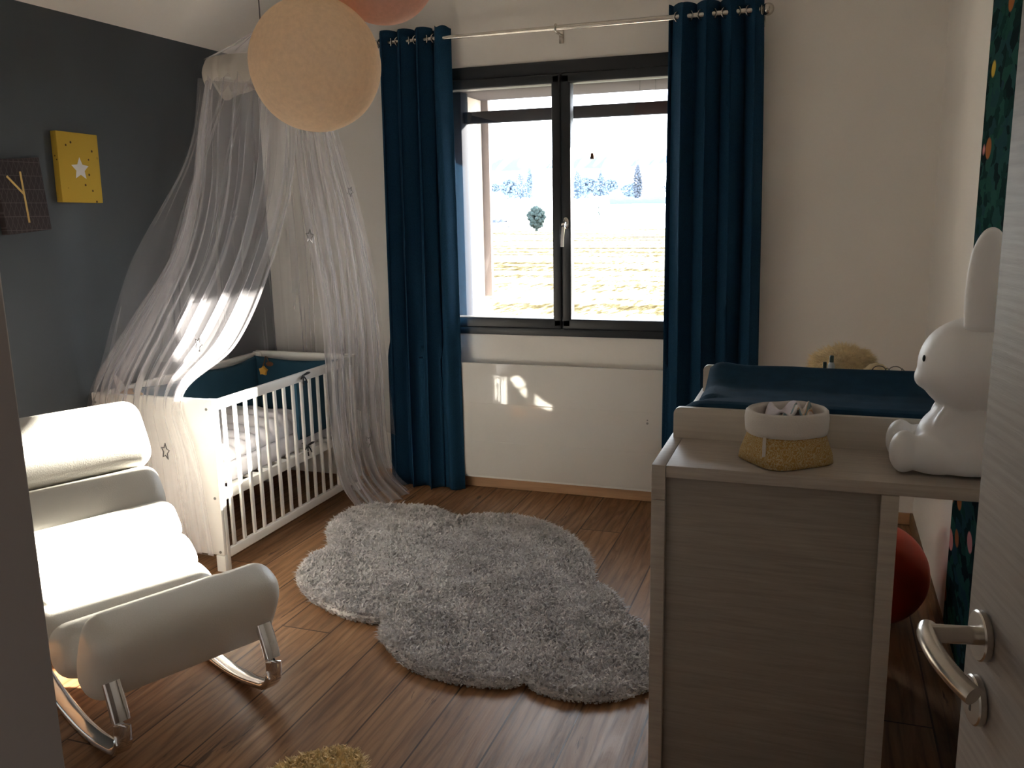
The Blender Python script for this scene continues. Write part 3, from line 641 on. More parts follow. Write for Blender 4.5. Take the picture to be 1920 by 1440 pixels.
# star charms sewn on the net
for (x, y, z, r_, a) in ((-2.30, 3.12, 1.498, .022, .3), (-2.17, 3.48, 1.402, .032, .1), (-2.10, 3.74, 1.600, .024, .5), (-2.40, 2.955, .985, .030, .4), (-2.56, 2.885, .535, .036, .1), (-2.16, 3.90, .345, .032, .6), (-2.24, 3.83, .82, .02, .2)):
    bm = BM(); pts = [Vector((x + p[0] * .8, y - p[0] * .25, z + p[1])) for p in star2(r_, .48, a)]
    tube(bm, pts, .0026, 6, closed=True); obj('star_charm', bm, M['grey'], can)

# ------------------------------------------------------------ pendant balls
def pendant(c, r, m, label, ripple):
    c = Vector(c); t = thing('pendant_lamp', (c.x, c.y, c.z), label, 'lamp')
    bm = BM(); sphere(bm, c, r, 64, 40)
    for v in bm.verts:
        d = (v.co - c).normalized(); v.co = c + d * r * (1 + .010 * noise.noise(d * 2.2 + Vector((ripple, 0, 0))))
    obj('cotton_shade', bm, m, t, smooth=180)
    bm = BM(); tube(bm, [c + Vector((0, 0, r - .01)), Vector((c.x, c.y, g(c.x)))], .0035, 8); obj('cord', bm, M['grey'], t)
pendant((-1.300, 2.165, 1.891), .1735, M['ballc'], 'large apricot cotton ball pendant lamp hanging lowest', 1)
pendant((-1.160, 2.306, 2.156), .1505, M['ballp'], 'dusky pink cotton ball pendant lamp cut off by the top edge', 4)

# ------------------------------------------------------------ canvases
cv = thing('canvas_print', (XL, 3.00, 1.70), 'yellow speckled canvas print with a white star on the slate wall', 'picture')
TL = Matrix.Translation((XL, 3.008, 1.709)) @ Matrix.Rotation(R(-1), 4, 'X')
bm = BM(); box(bm, .002, .032, -.11, .11, -.143, .143, .002, T=TL); obj('canvas', bm, M['cyel'], cv)
bm = BM(); prism(bm, star2(.048, .48, 0), lambda a, b_, d: tuple(TL @ Vector((d, a, b_ - .005))), .032, .0332); obj('star_motif', bm, M['whitep'], cv, smooth=0)
cv = thing('canvas_print', (XL, 2.715, 1.59), 'charcoal canvas print with a golden letter Y, hanging tilted', 'picture')
TD = Matrix.Translation((XL, 2.708, 1.592)) @ Matrix.Rotation(R(4.5), 4, 'X')
bm = BM(); box(bm, .002, .032, -.106, .106, -.142, .142, .002, T=TD); obj('canvas', bm, M['cdark'], cv)
bm = BM()
def stroke(bm, p0, p1, w_, T, d0, d1):
    p0, p1 = Vector(p0), Vector(p1); n = (p1 - p0).normalized(); n = Vector((-n.y, n.x)) * w_
    prism(bm, [tuple(p0 + n), tuple(p1 + n), tuple(p1 - n), tuple(p0 - n)], lambda a, b_, d: tuple(T @ Vector((d, a, b_))), d0, d1)
stroke(bm, (.003, -.105), (.003, .092), .0042, TD, .032, .0332); stroke(bm, (.003, .005), (-.062, .078), .0042, TD, .032, .0334)
obj('letter', bm, M['gold'], cv, smooth=0)

# ------------------------------------------------------------ rocking lounge chair
O = Vector((-1.813, 1.728, 0)); ca_, sa_ = math.cos(R(25)), math.sin(R(25))
U = Vector((sa_, ca_, 0)); Vv = Vector((ca_, -sa_, 0))
def cw(s, w_, z): return O + Vv * s + U * w_ + Vector((0, 0, z))
ch = thing('rocking_lounge_chair', tuple(cw(-.25, .22, 0)), 'white padded rocking lounge chair with chrome rockers, left foreground', 'chair')
def roll_(cs, cz, a, b, ang, w0=-.045, w1=.525, ex=.55, er=.06):
    bm = BM(); ta = R(ang); P = []; W = []
    k = 7
    for i in range(k + 1): q = i / k * PI / 2; W.append((w0 + er * (1 - math.sin(q)), er * (1 - math.cos(q)) ))
    W = [(w0 + er * (1 - math.cos(i / k * PI / 2)), er * (1 - math.sin(i / k * PI / 2))) for i in range(k + 1)]
    W += [(w0 + er + (w1 - w0 - 2 * er) * i / 8, 0) for i in range(1, 8)]
    W += [(w1 - er * (1 - math.cos(i / k * PI / 2)), er * (1 - math.sin(i / k * PI / 2))) for i in range(k, -1, -1)]
    n = 36
    for (w_, ins) in W:
        row = []
        for j in range(n):
            th = 2 * PI * j / n; c, s = math.cos(th), math.sin(th)
            c = math.copysign(abs(c) ** ex, c); s = math.copysign(abs(s) ** (ex + .15), s)
            aa, bb = max(a - ins * .8, .01), max(b - ins * .8, .01)
            p, q = c * aa, s * bb
            row.append(cw(cs + p * math.cos(ta) - q * math.sin(ta), w_ + .003 * noise.noise(Vector((cs * 9, w_ * 6, th))), cz + p * math.sin(ta) + q * math.cos(ta)))
        P.append(row)
    V = grid(bm, P, wrap=True); bm.faces.new(V[0][::-1]); bm.faces.new(V[-1])
    obj('cushion_roll', bm, M['leather'], ch, smooth=180)
ROLLS = [(-.880, .700, .130, .090, -60), (-.770, .505, .095, .078, -58), (-.665, .400, .085, .088, -50), (-.560, .305, .085, .085, -38), (-.445, .238, .085, .076, -14), (-.245, .248, .105, .085, 22), (-.025, .305, .135, .082, 62)]
for r_ in ROLLS: roll_(*r_)
for w_ in (.0, .465):
    pts = V3([(.035, .255, 0), (.075, .165, 0), (.078, .10, 0), (.045, .055, 0), (-.02, .036, 0), (-.12, .018, 0), (-.25, .0115, 0), (-.42, .028, 0), (-.60, .075, 0), (-.78, .16, 0), (-.93, .28, 0), (-1.0, .42, 0), (-.985, .56, 0), (-.95, .64, 0)])
    pts = [cw(p.x, w_, p.y) for p in soft(pts, 70)]
    bm = BM(); tube(bm, pts, .0115, 12, flat=(2.1, 1.0), up=Vector((0, 0, 1))); obj('rocker', bm, M['chrome'], ch, smooth=60)
for s_, z_ in ((.03, .262), (-.94, .62)):
    bm = BM(); a = cw(s_, -.0, z_); b_ = cw(s_, .465, z_); tube(bm, [a, b_], .012, 12); obj('cross_bar', bm, M['chrome'], ch)

# ------------------------------------------------------------ rugs
def shag(name, poly, h, m, label, dens, ln, seed, thick=.03):
    rnd = random.Random(seed); n = len(poly); sm = []
    pv = [Vector((a, b, 0)) for a, b in poly]
    def inside(x, y):
        c = False; j = len(pv) - 1
        for i in range(len(pv)):
            a, b = pv[i], pv[j]
            if (a.y > y) != (b.y > y) and x < (b.x - a.x) * (y - a.y) / (b.y - a.y) + a.x: c = not c
            j = i
        return c
    bm = BM(); cx = sum(p.x for p in pv) / n; cy = sum(p.y for p in pv) / n
    rings = []
    for sc, z in ((.985, .002), (1.0, thick * .3), (.997, thick * .6), (.985, thick * .85), (.965, thick)):
        rings.append([bm.verts.new((cx + (p.x - cx) * sc, cy + (p.y - cy) * sc, z)) for p in pv])
    for A, B in zip(rings, rings[1:]):
        for i in range(n): bm.faces.new((A[i], A[(i + 1) % n], B[(i + 1) % n], B[i]))
    bm.faces.new(rings[-1]); bm.faces.new(rings[0][::-1])
    xs = [p.x for p in pv]; ys = [p.y for p in pv]; area = (max(xs) - min(xs)) * (max(ys) - min(ys)); cnt = int(area * dens)
    me_v, me_f = [], []
    def tuft(x, y, z0, lean):
        a = rnd.random() * 2 * PI; wd = .0026 + rnd.random() * .002; l = ln * (.7 + .6 * rnd.random())
        q = noise.noise(Vector((x * 60, y * 60, seed))) * 2.2; l *= .75 + .9 * abs(noise.noise(Vector((x * 75, y * 75, seed + 4)))); dx = lean.x + .45 * math.cos(q * 3 + 1) + rnd.uniform(-.6, .6); dy = lean.y + .45 * math.sin(q * 3 + 1) + rnd.uniform(-.6, .6)
        t1 = Vector((x + dx * l * .35, y + dy * l * .35, z0 + l * .65)); t2 = Vector((x + dx * l * .95, y + dy * l * .95, z0 + l * .85))
        s = Vector((math.cos(a), math.sin(a), 0)) * wd; c = len(me_v); p = Vector((x, y, z0))
        me_v.extend((p - s, p + s, t1 + s * .9, t1 - s * .9, t2)); me_f.append((c, c + 1, c + 2, c + 3)); me_f.append((c + 3, c + 2, c + 4))
    for _ in range(cnt):
        x = rnd.uniform(min(xs), max(xs)); y = rnd.uniform(min(ys), max(ys))
        if inside(cx + (x - cx) / .975, cy + (y - cy) / .975): tuft(x, y, thick - .003, Vector((0, 0, 0)))
    for i in range(n):
        a, b = pv[i], pv[(i + 1) % n]; d = b - a; nn = Vector((d.y, -d.x, 0)).normalized()
        if inside((a.x + b.x) / 2 + nn.x * .01, (a.y + b.y) / 2 + nn.y * .01): nn = -nn
        for _ in range(int(d.length * 1500)):
            t = rnd.random(); p = a + d * t; k = rnd.random(); tuft(p.x - nn.x * .018 * k, p.y - nn.y * .018 * k, thick * k * .9, nn * (1.0 - .6 * k))
    me = bpy.data.meshes.new(name); bm.to_mesh(me); bm.free()
    bv = [v.co.copy() for v in me.vertices]; bf = [tuple(p.vertices) for p in me.polygons]; off = len(bv)
    me2 = bpy.data.meshes.new(name); me2.from_pydata(bv + me_v, [], bf + [tuple(i + off for i in f_) for f_ in me_f]); me2.update(); bpy.data.meshes.remove(me)
    me2.materials.append(m); o = bpy.data.objects.new(name, me2); COL.objects.link(o); tag(o, label, 'rug'); return o
cloud = [(-2.122, 3.845), (-2.028, 3.872), (-1.875, 3.899), (-1.743, 3.869), (-1.634, 3.803), (-1.539, 3.863), (-1.381, 3.892), (-1.203, 3.85), (-1.033, 3.715), (-0.914, 3.549), (-0.845, 3.386), (-0.818, 3.277), (-0.826, 3.215), (-0.763, 3.215), (-0.693, 3.144), (-0.646, 3.051), (-0.646, 2.985), (-0.594, 2.965), (-0.52, 2.888), (-0.456, 2.786), (-0.424, 2.661), (-0.446, 2.543), (-0.517, 2.455), (-0.591, 2.410), (-0.689, 2.395), (-0.779, 2.410), (-0.835, 2.449), (-0.883, 2.407), (-0.984, 2.385), (-1.096, 2.385), (-1.228, 2.422), (-1.351, 2.51), (-1.439, 2.606), (-1.474, 2.686), (-1.526, 2.681), (-1.649, 2.699), (-1.809, 2.771), (-1.949, 2.885), (-2.029, 3.003), (-2.065, 3.144), (-2.051, 3.278), (-2.125, 3.400), (-2.203, 3.559), (-2.2, 3.763)]
def refine(poly, k=4):
    out = []; n = len(poly)
    for i in range(n):
        p = [Vector((*poly[(i + d) % n], 0)) for d in (-1, 0, 1, 2)]
        for q in range(k):
            u = q / k; c = .5 * ((2 * p[1]) + (p[2] - p[0]) * u + (2 * p[0] - 5 * p[1] + 4 * p[2] - p[3]) * u * u + (3 * p[1] - p[0] - 3 * p[2] + p[3]) * u ** 3)
            out.append((c.x, c.y))
    return out
shag('cloud_rug', refine(cloud), .03, M['rug'], 'large grey cloud-shaped shag rug in the middle of the plank floor', 36000, .017, 3)
ell = [(-1.222 + .118 * math.cos(a) + .04 * math.sin(a), 1.775 + .160 * math.sin(a)) for a in [2 * PI * k / 40 for k in range(40)]]
shag('small_rug', ell, .03, M['rugy'], 'small mustard shag rug cut off by the bottom edge of the photo', 36000, .018, 5)

# ------------------------------------------------------------ changing unit
CT0 = thing('changing_unit', (.05, 2.6, 0), 'greige oak changing cabinet with a pale raised tray on its worktop', 'cabinet')
yc0, yc1, zt = 2.012, 2.96, .90
bm = BM(); box(bm, -.325, .4575, yc0, yc1, zt - .029, zt, .0015); obj('worktop', bm, M['cab'], CT0)
bm = BM(); box(bm, -.359, -.326, yc0, yc1, zt - .086, zt, .0015); obj('worktop_edge', bm, M['cab'], CT0)
bm = BM(); box(bm, -.359, -.326, yc0, yc0 + .05, 0, zt - .087, .0015); obj('left_post', bm, M['cab'], CT0)
bm = BM(); box(bm, .150, .186, yc0 - .0, yc0 + .05, 0, zt - .030, .0015); obj('right_post', bm, M['cab'], CT0)
bm = BM(); box(bm, -.326, .150, yc0 + .016, yc0 + .032, .03, zt - .030, .001); obj('end_panel', bm, M['cabp'], CT0)
bm = BM(); box(bm, .168, .186, yc0 + .05, yc1, .03, zt - .030, .001); obj('side_panel', bm, M['cabp'], CT0)
bm = BM(); box(bm, -.326, .168, yc1 - .018, yc1, .03, zt - .030, .001); obj('back_panel', bm, M['cabp'], CT0)
bm = BM(); box(bm, -.326, .168, yc0 + .032, yc1 - .018, .03, .05, .001); obj('bottom_panel', bm, M['cabp'], CT0)
for k in range(3):
    z0 = .05 + k * .253
    bm = BM(); box(bm, -.345, -.327, yc0 + .052, yc1 - .002, z0, z0 + .248, .002); d = obj('drawer', bm, M['cab'], CT0)
    bm = BM(); tube(bm, [(-.346, 2.38, z0 + .18), (-.365, 2.39, z0 + .18), (-.365, 2.55, z0 + .18), (-.346, 2.56, z0 + .18)], .005, 8); obj('drawer_pull', bm, M['steel'], d)
def rboard(bm, x0, x1, y, t, z0, z1, r_=.018):
    poly = [(x0, z0), (x1, z0), (x1, z1)] + [(x0 + r_ - r_ * math.sin(a), z1 - r_ + r_ * math.cos(a)) for a in [PI / 2 * q / 6 for q in range(7)]]
    prism(bm, poly, lambda a, b_, d: (a, d, b_), y, y + t)
bm = BM(); rboard(bm, -.350, .455, 2.28, .017, zt + .0005, .982); obj('tray_board', bm, M['traym'], CT0)
bm = BM(); rboard(bm, -.350, .455, 2.90, .017, zt + .0005, .988); obj('tray_board', bm, M['traym'], CT0)
bm = BM(); box(bm, -.335, .455, 2.30, 2.899, zt + .0005, .915, .001); obj('tray_base', bm, M['traym'], CT0)
# changing mat
bm = BM(); P = []
for i in range(41):
    x = -.325 + i / 40 * .74; row = []; e = min(1, min(i, 40 - i) / 2.5) ** .5
    for j in range(49):
        v = j / 48; y = 2.302 + v * .592; s_ = abs(2 * v - 1)
        tp = .948 + .062 * max(0, (s_ - .45) / .55) ** 1.3 * (1 if v < .5 else 1.0) - .02 * (1 - e)
        if s_ > .93: tp -= (s_ - .93) * .25
        row.append((x, y, tp + .0025 * noise.noise(Vector((x * 9, y * 14, 0))) + (.010 * math.exp(-((i / 40 - .03) / .06) ** 2) if v > .5 else 0)))
    P.append(row)
Bt = [[(p[0], p[1], .917) for p in row] for row in P]
V1 = grid(bm, P); V2 = grid(bm, Bt)
for i in range(40):
    bm.faces.new((V1[i][0], V1[i + 1][0], V2[i + 1][0], V2[i][0])); bm.faces.new((V1[i][-1], V1[i + 1][-1], V2[i + 1][-1], V2[i][-1]))
for j in range(48):
    bm.faces.new((V1[0][j], V1[0][j + 1], V2[0][j + 1], V2[0][j])); bm.faces.new((V1[-1][j], V1[-1][j + 1], V2[-1][j + 1], V2[-1][j]))
tag(obj('changing_mat', bm, M['matblue'], loc=(.05, 2.6, .917), smooth=50), 'navy blue padded changing mat with raised sides in the tray', 'changing mat')

# fabric basket with cloths
bx, by = -.060, 2.135
bk = thing('fabric_basket', (bx, by, zt), 'small ochre patterned fabric basket with a folded white rim on the worktop', 'basket')
def sup(th, a, b, ex, ro=0):
    c, s = math.cos(th), math.sin(th); c = math.copysign(abs(c) ** ex, c) * a; s = math.copysign(abs(s) ** ex, s) * b
    return c * math.cos(ro) - s * math.sin(ro), c * math.sin(ro) + s * math.cos(ro)
def ringset(prof, n=72):
    P = []
    for r_, z, ex in prof:
        row = []
        for j in range(n):
            th = 2 * PI * j / n; x, y = sup(th, r_, r_ * .92, ex, R(38)); q = 1 + .012 * noise.noise(Vector((math.cos(th) * 2, math.sin(th) * 2, z * 20)))
            row.append((bx + x * q, by + y * q, z + .004 * noise.noise(Vector((math.cos(th) * 1.5, math.sin(th) * 1.5, 7))) * (1 if z > .95 else 0)))
        P.append(row)
    return P
bm = BM(); V = grid(bm, ringset([(.088, .9005, .48), (.0945, .903, .48), (.094, .925, .56), (.090, .955, .78), (.088, .985, 1)]), wrap=True); bm.faces.new(V[0][::-1]); obj('body', bm, M['basket'], bk, smooth=180)
bm = BM(); grid(bm, ringset([(.0885, .972, .95), (.095, .972, .95), (.098, .985, 1), (.099, 1.005, 1), (.0965, 1.022, 1), (.090, 1.028, 1), (.085, 1.018, 1), (.084, .96, 1), (.082, .925, .9)]), wrap=True); obj('folded_rim', bm, M['liner'], bk, smooth=180)
bm = BM(); box(bm, -.1085, -.1005, 2.040, 2.0435, .928, .976, .001, T=Matrix.Translation((0, .004, 0))); obj('side_loop', bm, M['liner'], bk)
def cloth(name, pts, w_, m, label, seed, up):
    bm = BM(); path = soft(V3(pts), 40); P = []
    for i, p in enumerate(path):
        row = []
        for j in range(13):
            u = j / 12 - .5; row.append(p + Vector(up) * (w_ * u) + Vector((0, 0, .010 * math.sin(i * .5 + u * 5 + seed) + .006 * noise.noise(Vector((i * .2, u * 4, seed))))))
        P.append(row)
    grid(bm, P); solid(bm, .004); return tag(obj(name, bm, m, loc=(bx, by, .985), smooth=180), label, 'cloth', 'cloths in the fabric basket')
cloth('folded_cloth', [(bx - .068, by + .01, .955), (bx - .052, by - .0, 1.012), (bx - .02, by + .005, 1.018), (bx + .02, by + .01, 1.022), (bx + .045, by + .015, .985), (bx + .055, by + .02, .95)], .12, M['pinkish'], 'lilac white folded cloth at the left inside the fabric basket', 1, (0.1, 1, 0))
cloth('muslin_cloth', [(bx - .025, by - .03, .96), (bx - .005, by - .02, 1.012), (bx + .02, by + .0, 1.026), (bx + .045, by + .01, 1.020), (bx + .065, by + .012, .97)], .09, M['stripe'], 'orange and blue striped muslin at the right inside the fabric basket', 4, (.2, 1, 0))

# generic rabbit night light
rb = thing('rabbit_night_light', (.30, 2.14, zt), 'large white rabbit-shaped night light sitting on the worktop beside the door', 'night light')
def blob(parts, res=.006):
    mb = bpy.data.metaballs.new('tmp'); mb.resolution = res; mb.render_resolution = res; mb.threshold = .001
    return mb
def body_mesh():
    bm = BM(); n = 48; P = []
    cx, cy = .325, 2.15
    prof = [(0, .0), (.006, .085), (.02, .098), (.06, .100), (.10, .090), (.135, .074), (.165, .058), (.185, .050), (.20, .045)]
    for i in range(33):
        t = i / 32; z = t * .20
        r_ = 0
        for (z0, r0), (z1, r1) in zip(prof, prof[1:]):
            if z0 <= z <= z1: r_ = r0 + (r1 - r0) * (z - z0) / (z1 - z0)
        row = []
        for j in range(n):
            a = 2 * PI * j / n; row.append((cx + (r_ if r_ else .002) * math.cos(a), cy + (r_ if r_ else .002) * .92 * math.sin(a), zt + .0008 + z))
        P.append(row)
    V = grid(bm, P, wrap=True); bm.faces.new(V[-1]); bm.faces.new(V[0][::-1])
    # legs pointing to the window side (-x) with upturned feet
    for dy in (-.052, .058):
        sphere(bm, (.262, cy + dy, zt + .047), .046, 28, 18, (1.75, .86, 1)); sphere(bm, (.196, cy + dy, zt + .050), .034, 24, 16, (.95, 1.12, 1.45))
    for dy in (-1, 1):
        sphere(bm, (.278, cy + dy * .050, zt + .128), .017, 20, 14, (1.3, .9, 2.4), Matrix.Rotation(R(22), 3, 'Y'))
    sphere(bm, (.300, cy, zt + .070), .078, 32, 20, (1.0, 1.1, 1.05), Matrix.Rotation(R(0), 3, 'Y'))
    sphere(bm, (.325, cy, zt + .243), .109, 40, 26, (1.0, 1.04, .98))
    sphere(bm, (.238, cy, zt + .214), .031, 24, 16, (.9, 1.3, .9))
    return bm
bm = body_mesh(); o = obj('body', bm, M['rabbit'], rb, smooth=180)
md = o.modifiers.new('fuse', 'REMESH'); md.mode = 'VOXEL'; md.voxel_size = .0035; md.use_smooth_shade = True
sm = o.modifiers.new('soften', 'SMOOTH'); sm.iterations = 26; sm.factor = .5
for (ex, ey, lean) in ((.330, 2.100, -.012), (.350, 2.205, .014)):
    TS = [1.0 - (1 - q / 30) ** 1.9 for q in range(31)]
    bm = BM(); pts = [Vector((ex + .006 * t, ey + lean * t, 1.225 + .218 * t)) for t in TS]
    rr = [.030 * (1 + .22 * math.sin(PI * min(1, t * 1.1))) * math.sqrt(max(0.0, 1 - max(0, (t - .74) / .26) ** 2)) + .0006 for t in TS]
    V = []
    for p, r_ in zip(pts, rr): V.append([(p.x + r_ * 1.05 * math.cos(2 * PI * j / 24), p.y + r_ * .62 * math.sin(2 * PI * j / 24), p.z) for j in range(24)])
    G = grid(bm, V, wrap=True); bm.faces.new(G[0][::-1]); bm.faces.new(G[-1]); obj('ear', bm, M['rabbit'], rb, smooth=180)
bm = BM(); sphere(bm, (.2245, 2.108, zt + .262), .0075, 16, 10, (.45, .6, 1)); obj('eye', bm, M['eye'], rb, smooth=180)

# plush, bottles and glasses behind the tray
def fluffy(name, c, rad, sc, label, seed, n=5200, ln=.014):
    rnd = random.Random(seed); bm = BM(); c = Vector(c)
    bmesh.ops.create_icosphere(bm, subdivisions=4, radius=1)
    for v in bm.verts:
        d = v.co.normalized(); k = 1 + .14 * noise.noise(d * 2.3 + Vector((seed, 0, 0))) + .05 * noise.noise(d * 7); v.co = Vector((d.x * sc[0], d.y * sc[1], d.z * sc[2])) * rad * k
    fs = list(bm.faces); base = []
    for _ in range(n):
        f_ = rnd.choice(fs); p = f_.calc_center_median(); p = p + Vector((rnd.uniform(-1, 1), rnd.uniform(-1, 1), rnd.uniform(-1, 1))) * .004
        base.append((p, p.normalized()))
    for p, d in base:
        s = Vector((rnd.uniform(-1, 1), rnd.uniform(-1, 1), rnd.uniform(-1, 1))).cross(d).normalized() * .0014; e = p + (d + Vector((rnd.uniform(-.8, .8), rnd.uniform(-.8, .8), rnd.uniform(-.9, .5)))) * ln
        bm.faces.new([bm.verts.new(x) for x in (p - s, p + s, e)])
    for v in bm.verts:
        v.co += c
        if v.co.z < zt + .001: v.co.z = zt + .001
    return obj(name, bm, M['cream'], loc=(c.x, c.y, zt), smooth=0)
# rear ledge behind the cabinet: low shelf board carrying the toiletries
sh = thing('rear_shelf', (.08, 3.14, 0), 'low cabinet extension behind the changing tray carrying toiletries', 'shelf')
bm = BM(); box(bm, -.325, .450, 2.965, 3.36, zt - .03, zt, .0015); obj('shelf_board', bm, M['cab'], sh)
for lx in (-.325,):
    bm = BM(); box(bm, lx, lx + .025, 3.33, 3.358, 0, zt - .031, .001); obj('leg', bm, M['cabp'], sh)
tag(fluffy('fluffy_cushion', (.085, 3.17, .955), .09, (1.15, .8, .72), '', 2), 'cream fluffy cushion behind the changing tray against the pale wall', 'cushion')
pt_ = thing('plush_toy', (.19, 3.06, zt), 'small cream plush animal with a brown muzzle beside the fluffy cushion', 'soft toy')
bm = BM(); bmesh.ops.create_icosphere(bm, subdivisions=4, radius=1)
for v in bm.verts:
    d = v.co.normalized(); v.co = Vector((.185, 3.05, .945)) + Vector((d.x * .044, d.y * .04, d.z * .044)) * (1 + .08 * noise.noise(d * 6))
for v in bm.verts: v.co.z = max(v.co.z, zt + .001)
obj('body', bm, M['cream'], pt_, smooth=180)
bm = BM(); sphere(bm, (.172, 3.013, .962), .017, 16, 12, (1.1, .7, .8)); obj('muzzle', bm, M['tan'], pt_, smooth=180)
for x, y, h, r_, lb in ((.027, 2.955, .098, .0095, 'short clear bottle with a dark green cap behind the mat'), (.047, 2.97, .120, .011, 'taller clear bottle with a dark green cap behind the mat')):
    b = thing('bottle', (x, y, zt), lb, 'bottle', 'capped bottles behind the changing mat')
    b.location.y = 2.99; ORG[b.name] = Vector((x, 2.99, zt)); y = 2.99
    bm = BM(); lathe(bm, (x, y, zt + .0005), [(r_ * .9, 0), (r_, .003), (r_, h - .034), (r_ * .8, h - .027), (r_ * .55, h - .022)], 20); obj('body', bm, M['bottle'], b)
    bm = BM(); lathe(bm, (x, y, zt + h - .022), [(r_ * .62, 0), (r_ * .62, .02), (r_ * .5, .022)], 16); obj('cap', bm, M['capg'], b)
gl = thing('eyeglasses', (.215, 2.995, zt), 'thin wire eyeglasses lying behind the mat near the plush animal', 'glasses')
bm = BM()
for dx in (-.024, .024): tube(bm, [(.215 + dx + .019 * math.cos(a), 2.992, zt + .078 + .013 * math.sin(a)) for a in [2 * PI * q / 20 for q in range(20)]], .0014, 6, closed=True, up=Vector((0, 1, 0)))
tube(bm, soft(V3([(.210, 2.992, zt + .080), (.215, 2.992, zt + .085), (.220, 2.992, zt + .080)]), 6), .0012, 6); obj('rims', bm, M['grey'], gl)
bm = BM(); tube(bm, soft(V3([(.258, 2.992, zt + .085), (.275, 3.01, zt + .06), (.29, 3.04, zt + .002)]), 8), .0013, 6); obj('temple', bm, M['grey'], gl); bm = BM(); tube(bm, soft(V3([(.172, 2.992, zt + .082), (.16, 2.993, zt + .05), (.165, 2.998, zt + .002)]), 8), .0013, 6); obj('temple', bm, M['grey'], gl)

bm = BM(); sphere(bm, (.235, 3.26, .186), .184, 48, 30)
tag(obj('play_ball', bm, M['ballo'], loc=(.235, 3.26, .002), smooth=180), 'orange red rubber ball on the floor beneath the changing unit extension', 'ball')
bm = BM(); box(bm, XR - .006, XR - .001, 2.665, 3.18, .07, 3.75, .001)
tag(obj('wallpaper_panel', bm, M['wallpaper'], loc=(XR - .001, 2.92, .07), smooth=0), 'vertical strip of dark green jungle wallpaper with pink petals', 'wallpaper')

# ------------------------------------------------------------ door
dr = thing('door_1', (.318, .177, 0), kind='structure')
b_ = R(10.5); dd = Vector((-math.sin(b_), math.cos(b_), 0)); dn = Vector((-math.cos(b_), -math.sin(b_), 0))
E_ = Vector((.1675, .992, 0))            # free edge, room face
def dw(l, d, z): return tuple(E_ - dd * l + dn * d + Vector((0, 0, z)))
TDo = Matrix((( -dd.x, dn.x, 0, E_.x), (-dd.y, dn.y, 0, E_.y), (0, 0, 1, 0), (0, 0, 0, 1)))
bm = BM(); box(bm, 0, .815, -.04, 0, .008, 2.04, .0015, T=TDo); leaf = obj('door_leaf', bm, M['door'], dr)
def disc(bm, l, z, r_, d0, d1, n=40, bev=.0015):
    prof = [(r_ - bev, d0), (r_, d0 + bev), (r_, d1 - bev), (r_ - bev, d1)]
    c = Vector((0, 0, 0)); q = dn.to_track_quat('Z', 'Y').to_matrix().to_4x4()
    return lathe(bm, c, prof, n, T=Matrix.Translation(Vector(dw(l, 0, z))) @ q)
bm = BM(); disc(bm, .05, 1.064, .026, .0005, .009); obj('door_rosette', bm, M['steel'], dr)
bm = BM(); disc(bm, .05, .992, .026, .0005, .009); esc = obj('keyhole_escutcheon', bm, M['steel'], dr)
bm = BM(); disc(bm, .05, .995, .004, .009, .0094, 16, .0001); box(bm, -.0018 + .05, .0018 + .05, .009, .0094, .980, .995, T=TDo); obj('keyhole', bm, M['black'], esc)
bm = BM(); tube(bm, soft(V3([dw(.05, .009, 1.064), dw(.05, .045, 1.064)]), 4), .0095, 20)
tube(bm, soft(V3([dw(.040, .053, 1.0645), dw(.055, .058, 1.064), dw(.08, .059, 1.061), dw(.105, .055, 1.056), dw(.128, .046, 1.049), dw(.139, .040, 1.046)]), 22), .0098, 20)
tube(bm, soft(V3([dw(.05, .04, 1.064), dw(.05, .058, 1.064)]), 3), .0097, 20)
obj('door_handle', bm, M['steel'], dr, smooth=50)

